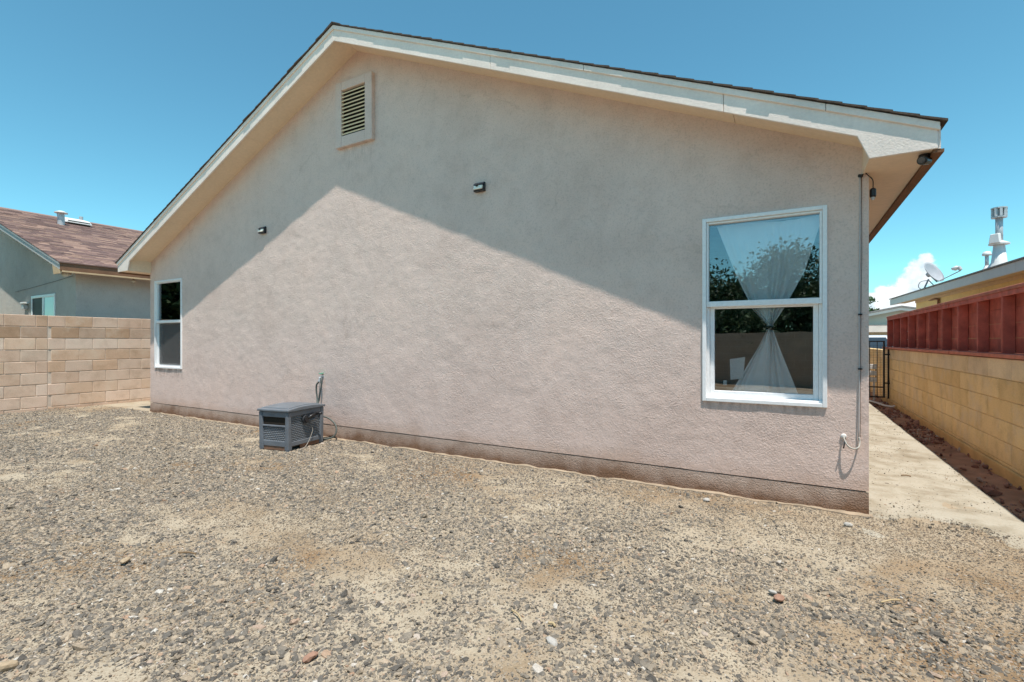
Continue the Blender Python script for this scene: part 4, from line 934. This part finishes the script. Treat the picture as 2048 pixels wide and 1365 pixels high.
# ================================================================== NEIGHBOUR ON THE LEFT
def left_house():
    EX, GY, WX, WY, SLN = -2.5, -.453, -2.85, -.09, .345
    RX = -8.07; zt0 = 2.80; zr = zt0 + SLN * (EX - RX); LEN = 13
    t = thing('neighbor_house', 'grey-green stucco house with mauve shingle roof over the left block wall', 'house', (WX, WY, 0))
    mb = MB(); W0 = 2 * RX - WX; zw = lambda x: zr - .17 - SLN * abs(x - RX)
    mb.prism([(W0, -.1), (WX, -.1), (WX, zw(WX) ), (RX, zw(RX)), (W0, zw(W0))], WY, 'y', .2); part('gable_wall', mb, 'ygstucco', t)
    mb = MB(); mb.box(WX - .2, WX - .003, WY + .201, WY + LEN, -.1, zw(WX)); part('side_wall', mb, 'ygstucco', t)
    mb = MB()
    for s in (-1, 1):
        ex = RX + s * (EX - RX); pts = [(RX, zr - .02), (ex, zt0 - .02), (ex, zt0 - .12), (RX, zr - .12)]
        mb.prism(pts if s < 0 else pts[::-1], GY + .03, 'y', LEN)
    rf = part('roof', mb, 'tanwood', t)
    # overlapping shingle tabs on the slope facing the yard
    sm = MB(); r = random.Random(2); L = (EX + .02 - RX); n_ = 44
    for i in range(n_):
        xa = RX + L * i / n_; xb = RX + L * (i + 1) / n_ + .02; y = GY - .02 - r.random() * .3
        while y < GY + LEN:
            w = r.uniform(.16, .42); y2 = y + w; ya = max(y, GY - .02)
            h = r.choice((.004, .006, .011))
            if y2 > ya:
                za, zb_ = zr - SLN * (xa - RX), zr - SLN * (xb - RX)
                sm.hexa([(xa, ya, za - .02), (xb, ya, zb_ - .02 + .004), (xb, y2 - .003, zb_ - .02 + .004), (xa, y2 - .003, za - .02), (xa, ya, za - .008), (xb, ya, zb_ + h), (xb, y2 - .003, zb_ + h), (xa, y2 - .003, za - .008)])
            y = y2
    o = part('shingles', sm, 'nroof', rf, recalc=False); o['kind'] = 'stuff'
    mb = MB(); mb.prism([(RX - .14, zr - .05), (RX, zr + .008), (RX + .14, zr - .048), (RX + .14, zr - .036), (RX, zr + .022), (RX - .14, zr - .038)], GY - .02, 'y', LEN); part('ridge_cap', mb, 'nroof', rf)
    # rake board with shadow trim and small return
    for (lo, hi, y0, d, m_) in ((.165, .06, GY, .022, 'greyfascia'), (.062, .02, GY - .015, .037, 'greyfascia')):
        mb = MB(); mb.prism([(RX, zr - lo), (EX, zt0 - lo), (EX, zt0 - hi), (RX, zr - hi)], y0, 'y', d); part('rake_board', mb, m_, t, bevel=.003)
        mb = MB(); e2 = 2 * RX - EX; mb.prism([(RX, zr - lo), (e2, zt0 - lo), (e2, zt0 - hi), (RX, zr - hi)], y0, 'y', d); part('rake_board', mb, m_, t)
    mb = MB(); mb.prism([(EX - .36, zt0 - .16 + .36 * SLN), (EX - .30, zt0 - .235), (EX, zt0 - .235), (EX, zt0 - .16)], GY + .001, 'y', .02); part('eave_return', mb, 'tanwood', t)
    mb = MB(); mb.box(EX + .001, EX + .022, GY + .002, GY + LEN, zt0 - .175, zt0 - .012); part('eave_fascia', mb, 'brownwood', t, bevel=.003)
    mb = MB(); mb.box(EX - .005, EX + .03, GY + .03, GY + LEN, zt0 - .212, zt0 - .18); part('eave_lath', mb, 'tanwood', t, bevel=.003)
    mb = MB(); mb.box(WX + .002, EX - .006, GY + .03, GY + LEN, zt0 - .16, zt0 - .145); part('eave_soffit', mb, 'brownwood', t)
    mb = MB(); mb.prism([(RX, zr - .168), (EX - .01, zt0 - .168), (EX - .01, zt0 - .155), (RX, zr - .155)], GY + .024, 'y', .34); part('rake_soffit', mb, 'tanwood', t)
    # sliding window in the gable wall
    x0, x1, z0, z1 = -5.20, -3.86, 1.1, 2.27
    mb = MB(); y0 = WY - .02; fw = .06
    mb.box(x0, x1, y0, WY - .001, z1 - fw, z1); mb.box(x0, x1, y0, WY - .001, z0, z0 + fw); mb.box(x0, x0 + fw, y0 + .001, WY - .001, z0 + fw, z1 - fw); mb.box(x1 - fw, x1, y0 + .001, WY - .001, z0 + fw, z1 - fw); xm = (x0 + x1) / 2 + .02; mb.box(xm - .05, xm + .03, y0 + .003, WY - .001, z0 + fw, z1 - fw)
    wn = part('window', mb, 'vinyl', t, bevel=.004)
    mb = MB(); mb.box(x0 + fw, xm - .05, WY - .006, WY - .002, z0 + fw, z1 - fw); part('pane', mb, 'nightpane', wn)
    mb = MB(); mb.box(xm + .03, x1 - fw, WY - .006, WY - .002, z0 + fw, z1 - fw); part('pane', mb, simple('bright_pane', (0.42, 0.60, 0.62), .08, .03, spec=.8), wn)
    # flood lamp head on the eave, wall lamp by the window
    w = thing('wall_lamp', 'pale wall lamp beside the grey-green house window', 'lamp', (-5.5, WY, 2.05))
    mb = MB(); mb.box(-5.60, -5.36, WY - .10, WY - .002, 2.10, 2.14); part('lamp_hood', mb, 'whitemetal', w, bevel=.006)
    mb = MB(); mb.box(-5.56, -5.42, WY - .085, WY - .002, 1.98, 2.08); part('lamp_body', mb, 'galv', w, bevel=.01)
    w = thing('eave_lamp', 'small cream lamp hanging beneath the brown left eave', 'lamp', (-2.70, .75, 2.56))
    mb = MB(); mb.tube([(-2.68, .85, 2.635), (-2.68, .85, 2.59)], .012, 8); part('stem', mb, 'brownwood', w)
    mb = MB(); mb.tube([(-2.68, .85, 2.60), (-2.68, .85, 2.57), (-2.68, .85, 2.545), (-2.68, .85, 2.53)], [.018, .04, .04, .018], 12); part('bulb_cover', mb, 'cream', w, smooth=True)
    w = thing('eave_floodlight', 'cream floodlight head tucked under the left eave corner', 'lamp', (-2.7, -.25, 2.58))
    mb = MB(); mb.tube([(-2.72, -.22, 2.60), (-2.66, -.30, 2.575), (-2.62, -.34, 2.57)], [.03, .05, .055], 12); part('lamp_head', mb, 'cream', w, smooth=True)
    mb = MB(); mb.tube([(-2.72, -.20, 2.64), (-2.72, -.22, 2.60)], .015, 8); part('bracket', mb, 'cream', w)
    # cable on the wall
    mb = MB(); mb.tube(spline([(-6.2, WY - .012, 2.42), (-5.2, WY - .012, 2.46), (-4.0, WY - .012, 2.52), (-2.95, WY - .012, 2.58)], 6), .0035, 6); tag(part('wall_wire', mb, 'rubber', smooth=True), 'thin dark wire strung along the grey-green gable wall', 'wire')
    # roof vents
    def onroof(y, back): x = RX + back; return x, y, zr - SLN * back
    x, y, z = onroof(.967, 1.109)
    w = thing('roof_vent_pipe', 'capped metal vent pipe on the mauve shingle roof', 'vent', (x, y, z))
    mb = MB(); mb.tube([(x, y, z - .05), (x, y, z + .25)], .075, 16); part('pipe', mb, 'galv', w, smooth=False)
    mb = MB(); mb.tube([(x, y, z + .29), (x, y, z + .31), (x, y, z + .35)], [.14, .14, .05], 16); part('cap', mb, 'whitemetal', w)
    for a in range(3): mb = MB(); q = a * 2.1; mb.box(x + .07 * math.cos(q) - .01, x + .07 * math.cos(q) + .01, y + .07 * math.sin(q) - .01, y + .07 * math.sin(q) + .01, z + .22, z + .30); part('cap_strut', mb, 'galv', w)
    x, y, z = onroof(1.45, .60)
    w = thing('roof_box_vent', 'low white box vent beside the capped pipe near the roof ridge', 'vent', (x, y, z))
    mb = MB(); mb.hexa([(x - .22, y - .3, z + .02), (x + .22, y - .3, z - .04), (x + .22, y + .3, z - .04), (x - .22, y + .3, z + .02), (x - .18, y - .25, z + .17), (x + .2, y - .25, z + .07), (x + .2, y + .25, z + .07), (x - .18, y + .25, z + .17)]); part('hood', mb, 'whitemetal', w, bevel=.02)
    mb = MB(); mb.box(x + .201, x + .212, y - .24, y + .24, z - .06, z + .03); part('louver', mb, 'dark', w)
    x, y, z = onroof(1.745, .05)
    mb = MB(); mb.tube([(x, y, z - .05), (x, y, z + .14)], .045, 10); tag(part('roof_stub_pipe', mb, 'galv'), 'short thin stub pipe at the ridge of the mauve roof', 'pipe')
left_house()

# ================================================================== NEIGHBOUR ON THE RIGHT
def right_house():
    P1 = Vector((12.839, 17.149, 0)); P2 = Vector((13.365, 7.641, 0)); d = (P2 - P1).normalized(); nrm = Vector((-d.y, d.x, 0))   # nrm points away from the yard
    if nrm.x < 0: nrm = -nrm
    P2e = P1 + d * 22
    t = thing('yellow_house', 'yellow stucco house with pale fascia behind the red fence', 'house', (14.2, 10, 0))
    zt, zb = 2.70, 2.50
    def q(s, o, z): p = P1 + d * s + nrm * o; return (p.x, p.y, z)
    def slab(s0, s1, o0, o1, z0, z1, rise=0):
        return MB().hexa([q(s0, o0, z0), q(s1, o0, z0), q(s1, o1, z0 + rise), q(s0, o1, z0 + rise), q(s0, o0, z1), q(s1, o0, z1), q(s1, o1, z1 + rise), q(s0, o1, z1 + rise)])
    for a, b in ((0, 3.1), (3.104, 9.2), (9.204, 15), (15.004, 22)): part('fascia_board', slab(a, b, 0, .03, zb, zt), 'greyfascia', t, bevel=.004)
    part('roof', slab(-.02, 22, -.03, 4.6, zt + .002, zt + .03, .95), 'greyroof', t)
    part('eave_soffit', slab(.02, 22, .031, .42, zb + .05, zb + .07), 'tanwood', t)
    part('side_wall', slab(1.3, 22, .42, .62, -.2, zb + .12), 'yellowstucco', t)
    part('end_wall', slab(1.3, 1.5, .621, 8.6, -.2, zb + .2), 'cream', t)
    part('end_fascia', slab(0, .03, .031, 4.6, zb, zt, .95), 'greyfascia', t)
    part('lower_trim', slab(1.3, 22, .395, .419, zb - .03, zb + .045), 'tanwood', t)
    # conduit on the wall, little junction boxes
    a = q(3.6, .38, 0); b = MB(); b.tube([(a[0], a[1], 2.0), (a[0], a[1], 2.42), (a[0], a[1] + .3, 2.46), (a[0], a[1] + 1.0, 2.47)], .03, 8); part('conduit', b, 'brownwood', t)
    for s, z in ((6.7, 2.14), (6.95, 2.14)):
        c_ = q(s, .36, z); b = MB(); b.box(c_[0] - .04, c_[0] + .04, c_[1] - .07, c_[1] + .07, z - .1, z + .06); part('junction_box', b, 'whitemetal', t, bevel=.01)
    # satellite dish
    o = Vector(q(3.25, .25, zt + .06)); w = thing('satellite_dish', 'grey satellite dish on the roof edge of the yellow house', 'satellite dish', o)
    b = MB(); b.tube([o + Vector((-.1, .12, -.04)), o + Vector((0, 0, .28))], .022, 8); b.tube([o + Vector((.12, -.25, .0)), o + Vector((0, 0, .25))], .014, 8); part('mast', b, 'dish', w)
    ax = Vector((.72, -.52, .46)).normalized(); up = Vector((0, 0, 1)); u = ax.cross(up).normalized(); v = u.cross(ax).normalized(); ce_ = o + Vector((0.02, -.02, .42)) + ax * .03
    b = MB(); nr, na = 6, 28
    for layer in (0, 1):
        for i in range(nr + 1):
            rr = i / nr
            for k in range(na):
                an = 2 * math.pi * k / na; p = ce_ + u * (.40 * rr * math.cos(an)) + v * (.33 * rr * math.sin(an)) + ax * (.10 * rr * rr - layer * .012); b.v.append(tuple(p))
    n1 = (nr + 1) * na
    for layer in (0, 1):
        for i in range(nr):
            for k in range(na):
                a0 = layer * n1 + i * na + k; a1 = layer * n1 + i * na + (k + 1) % na; b.f.append((a0, a1, a1 + na, a0 + na))
    for k in range(na): a0 = nr * na + k; a1 = nr * na + (k + 1) % na; b.f.append((a0, a1, a1 + n1, a0 + n1))
    part('reflector', b, 'dish', w, smooth=True)
    b = MB(); bk = ce_ - ax * .03; b.tube([bk, bk - ax * .07], [.08, .06], 10); b.tube([bk - v * .05, bk - v * .30 + ax * .05], .022, 6); part('back_bracket', b, 'conduit', w)
    tip = ce_ + ax * .62 - v * .30
    b = MB(); b.tube([ce_ - v * .30 + ax * .05, tip - v * .02], .014, 8); part('feed_arm', b, 'galv', w)
    b = MB(); b.tube([tip, tip + v * .10], .045, 10); part('feed_bracket', b, 'conduit', w)
    for k in (-1, 0, 1): b = MB(); b.tube([tip + u * (.075 * k) + v * .10, tip + u * (.075 * k) + v * .10 - ax * .13], [.032, .04], 10); part('feed_horn', b, 'whitemetal', w, smooth=True)
    b = MB(); b.tube(spline([o + Vector((0, 0, .25)), o + Vector((-.16, .12, .22)), o + Vector((-.20, .15, .08)), o + Vector((-.12, .1, -.02))], 6), .008, 6); part('coax_cable', b, 'rubber', w, smooth=True)
    # tall flue
    def roofz(off): return zt + .02 + .95 * (off + .03) / 4.63
    fo = .45; s_ = 7.2
    o = Vector(q(s_, fo, 0)); z = roofz(fo); w = thing('roof_flue', 'tall pale metal flue with square cap on the yellow house roof', 'flue', (o.x, o.y, z))
    b = MB(); b.tube([(o.x, o.y, z - .1), (o.x, o.y, z + .02), (o.x, o.y, z + .12), (o.x, o.y, z + .55)], [.21, .19, .13, .085], 18); part('flashing_cone', b, 'whitemetal', w, smooth=True)
    b = MB(); b.tube([(o.x, o.y, z + .5), (o.x, o.y, z + 1.10)], .062, 16); part('pipe', b, 'galv', w, smooth=True)
    b = MB(); b.tube([(o.x, o.y, z + .50), (o.x, o.y, z + .53), (o.x, o.y, z + .58)], [.17, .17, .07], 18); part('storm_collar', b, 'whitemetal', w)
    b = MB(); b.hexa([(o.x - .20, o.y - .10, z + .52), (o.x - .05, o.y - .22, z + .52), (o.x + .02, o.y - .08, z + .52), (o.x - .1, o.y + .02, z + .52), (o.x - .17, o.y - .09, z + .72), (o.x - .06, o.y - .18, z + .72), (o.x + .01, o.y - .06, z + .74), (o.x - .08, o.y + .01, z + .74)]); part('side_hood', b, 'whitemetal', w, bevel=.01)
    b = MB()
    for k in range(8):
        a_ = k * math.pi / 4; c0, s0 = math.cos(a_) * .105, math.sin(a_) * .105; b.box(o.x + c0 - .022, o.x + c0 + .022, o.y + s0 - .022, o.y + s0 + .022, z + 1.10, z + 1.28)
    cp = part('cap_cage', b, 'galv', w)
    b = MB(); b.tube([(o.x, o.y, z + 1.27), (o.x, o.y, z + 1.295)], .135, 10); b.tube([(o.x, o.y, z + 1.075), (o.x, o.y, z + 1.10)], .13, 10); part('cap_plate', b, 'galv', w)
    b = MB(); b.tube([(o.x, o.y, z + 1.09), (o.x, o.y, z + 1.27)], .082, 10); part('cap_core', b, 'galv', w)
    o = Vector(q(6.05, .62, 0)); z = roofz(.62); w = thing('vent_stack', 'slim white vent pipe left of the tall flue', 'vent', (o.x, o.y, z))
    b = MB(); b.tube([(o.x, o.y, z - .08), (o.x, o.y, z + .02), (o.x, o.y, z + .1), (o.x, o.y, z + .16)], [.15, .14, .06, .045], 14); part('flashing', b, 'whitemetal', w, smooth=True)
    b = MB(); b.tube([(o.x, o.y, z + .1), (o.x, o.y, z + .42)], .035, 12); part('pipe', b, 'galv', w, smooth=True)
    b = MB(); b.tube([(o.x, o.y, z + .40), (o.x, o.y, z + .43), (o.x, o.y, z + .49), (o.x, o.y, z + .50)], [.085, .088, .06, .02], 14); part('cap', b, 'whitemetal', w, smooth=True)
right_house()

# ================================================================== FAR HOUSE, FAR TREE
def far_house():
    Y = 30; t = thing('far_house', 'cream low house with shallow gable roof beyond the iron gate', 'house', (14.5, Y, 0))
    mb = MB(); mb.prism([(9, -.2), (19, -.2), (19, 2.2), (15.1, 3.0), (9, 1.75)], Y, 'y', .3); part('gable_wall', mb, 'cream', t)
    mb = MB(); mb.prism([(8.6, 1.60), (15.1, 2.95), (15.1, 3.10), (8.6, 1.75)], Y - .5, 'y', .1); part('rake_board', mb, 'fascia', t)
    mb = MB(); mb.prism([(15.1, 2.95), (19.4, 2.1), (19.4, 2.25), (15.1, 3.10)], Y - .5, 'y', .1); part('rake_board', mb, 'fascia', t)
    mb = MB(); mb.prism([(8.5, 1.76), (15.1, 3.11), (19.5, 2.24), (19.5, 2.32), (15.1, 3.2), (8.5, 1.84)], Y - .55, 'y', 9); part('roof', mb, 'greyroof', t)
    mb = MB(); mb.box(9.5, 18.5, Y - 2.6, Y - .01, 1.72, 2.05); part('porch_fascia', mb, 'fascia', t)
    mb = MB(); mb.box(9.6, 18.4, Y - 2.5, Y - .02, 2.06, 2.10); part('porch_roof', mb, 'greyroof', t)
    for x in (10.5, 12.4, 14.9): mb = MB(); mb.box(x, x + .15, Y - 2.5, Y - 2.35, -.2, 1.72); part('porch_post', mb, 'fascia', t)
    mb = MB(); mb.box(12.8, 14.2, Y - .04, Y - .003, .5, 1.5); wn = part('window', mb, 'vinyl', t); mb = MB(); mb.box(12.88, 14.12, Y - .06, Y - .041, .58, 1.42); part('pane', mb, 'carglass', wn)
far_house()

def tree(name, label, base, h, crown, nleaf, seed, leaf=.16, group=None, cat='tree', low=False):
    r = random.Random(seed); g = np.random.default_rng(seed); b = Vector(base)
    t = thing(name, label, cat, b, group); mb = MB()
    top = b + Vector((r.uniform(-.2, .2), r.uniform(-.2, .2), h * .6)); mb.tube([b, b + (top - b) * .5 + Vector((.08, .05, 0)), top], [h * .035, h * .026, h * .014], 9)
    cl = []
    for i in range(9):
        a = i * 2.4 + r.random(); e = top + Vector((math.cos(a) * crown * r.uniform(.45, .85), math.sin(a) * crown * r.uniform(.45, .85), r.uniform(-.15, .32) * h)); s = b + (top - b) * r.uniform(.5, 1)
        mb.tube([s, (s + e) / 2 + Vector((0, 0, .12)), e], [h * .012, h * .008, h * .004], 6); cl += [e, (s + e) / 2 + Vector((r.uniform(-.4, .4), r.uniform(-.4, .4), .3))]
    cl.append(top + Vector((0, 0, h * .3)))
    if low: cl += [b + Vector((r.uniform(-1, 1) * crown, r.uniform(-.5, .5), h * r.uniform(.22, .45))) for _ in range(9)]
    part('trunk', mb, 'bark', t, smooth=True)
    ce_ = np.array([tuple(c) for c in cl]); idx = g.integers(0, len(cl), nleaf); p = ce_[idx] + g.normal(0, crown * .21, (nleaf, 3)) * np.array([1, 1, .75])
    a1 = g.normal(0, 1, (nleaf, 3)); a1 /= np.linalg.norm(a1, axis=1, keepdims=True); a2 = np.cross(a1, g.normal(0, 1, (nleaf, 3))); a2 /= np.linalg.norm(a2, axis=1, keepdims=True)
    s = leaf * g.uniform(.5, 1.1, (nleaf, 1)); V = np.stack([p - a1 * s, p - a2 * s * .45, p + a1 * s, p + a2 * s * .45], 1).reshape(-1, 3)
    lf = MB(); lf.v = [tuple(q) for q in V.tolist()]; lf.f = [(4 * i, 4 * i + 1, 4 * i + 2, 4 * i + 3) for i in range(nleaf)]
    part('crown', lf, 'leaf', t, recalc=False)
GT = 'trees behind the rear wall, mirrored in the panes'
TREES = ((9.9, -14.2, 4.3, 1.9, 'round leafy tree mirrored in the middle of the right window'), (12.9, -14.4, 4.0, 1.8, 'leafy tree mirrored at the left side of the right window'),
         (7.2, -14.0, 3.8, 1.7, 'leafy tree mirrored at the right side of the right window'), (11.4, -13.0, 3.0, 1.4, 'low shrubby tree mirrored just above the rear wall in the right window'),
         (8.5, -12.9, 2.9, 1.4, 'low bushy tree mirrored beside the curtain knot in the right window'),
         (-6.0, -3.9, 5.6, 2.2, 'tall dark tree mirrored in the upper pane of the left window'))
for i, (x, y, h, c, lab) in enumerate(TREES):
    tree('leafy_tree', lab, (x, y, 0), h, c, 16000, 40 + i, .085 if h < 5 else .2, GT, low=True)
tree('distant_tree', 'small dark tree far off beside the house corner above the cream house', (17.15, 60, 0), 6.3, 1.1, 1800, 77, .2)

# ================================================================== SMALL LOOSE BITS ON THE GROUND
M['twig'] = simple('dry_twig', (0.20, 0.13, 0.07), .9); M['straw'] = simple('dry_straw', (0.48, 0.37, 0.21), .8)
M['tanstone'] = simple('tan_stone', (0.40, 0.31, 0.205), .95, .2, 60)
M['palestone'] = simple('pale_stone', (0.44, 0.42, 0.385), .9, .12, 60); M['brickchip'] = simple('brick_chip', (0.34, 0.20, 0.14), .95, .2, 60)
def twig(name, a, b, r_, mat, label):
    a, b = Vector(a), Vector(b); m = (a + b) / 2 + Vector((.004, .006, .004)); mb = MB(); mb.tube(spline([a, m, b], 4), r_, 6)
    tag(part(name, mb, mat, smooth=True), label, 'twig')
def pebble(name, p, r_, mat, seed, label, flat=.45, cat='stone'):
    me = rock_mesh(0, seed, (flat, flat + .05)); bm = bmesh.new(); bm.from_mesh(me); bmesh.ops.subdivide_edges(bm, edges=bm.edges, cuts=1, smooth=.6, use_grid_fill=True); bm.to_mesh(me); bm.free()
    me.materials.append(M[mat]); o = bpy.data.objects.new(name, me); C.objects.link(o); o.location = p; o.scale = (r_,) * 3; o.rotation_euler = (.1, -.08, seed); tag(o, label, cat)
twig('twig', (6.687, -2.781, .016), (6.785, -2.736, .014), 0.005, 'twig', 'dark twig lying on the gravel left of centre')
twig('straw', (8.671, -2.340, .016), (8.751, -2.391, .014), 0.004, 'straw', 'thin straw stalk on the gravel below the middle of the wall')
twig('straw', (8.863, -2.349, .016), (8.897, -2.355, .014), 0.006, 'straw', 'short yellow straw chip right of the thin straw stalk')
twig('twig', (10.668, 1.377, .016), (10.742, 1.389, .014), 0.005, 'twig', 'small brown twig on the sandy walkway')
twig('twig', (10.154, -1.418, .016), (10.237, -1.341, .014), 0.004, 'straw', 'pale dry stalk on the gravel in front of the walkway')
pebble('pebble', (10.124, -0.302, .012), 0.026, 'palestone', 3, 'white rounded pebble near the house corner', 0.45, 'stone')
pebble('pebble', (9.215, -0.226, .012), 0.034, 'palestone', 5, 'flat pale grey stone shard near the wall below the right window', 0.2, 'stone')
pebble('pebble', (8.928, -2.459, .012), 0.026, 'palestone', 9, 'round pale pebble in the foreground gravel below the window', 0.5, 'stone')
pebble('pebble', (9.706, -1.556, .012), 0.022, 'palestone', 12, 'small cream stone in the gravel left of the brown chip', 0.45, 'stone')
pebble('pebble', (9.735, -1.604, .012), 0.028, 'brickchip', 14, 'reddish brown stone chip in the right foreground gravel', 0.35, 'stone')
pebble('pebble', (8.147, -3.015, .012), 0.03, 'brickchip', 17, 'red brick fragment at the bottom of the gravel', 0.35, 'brick fragment')
pebble('pebble', (6.523, -2.979, .012), 0.03, 'tanstone', 21, 'tan stone chip on the left gravel', 0.35, 'stone')
pebble('pebble', (7.190, -3.628, .012), 0.035, 'tanstone', 23, 'tan stone at the bottom left corner of the gravel', 0.5, 'stone')
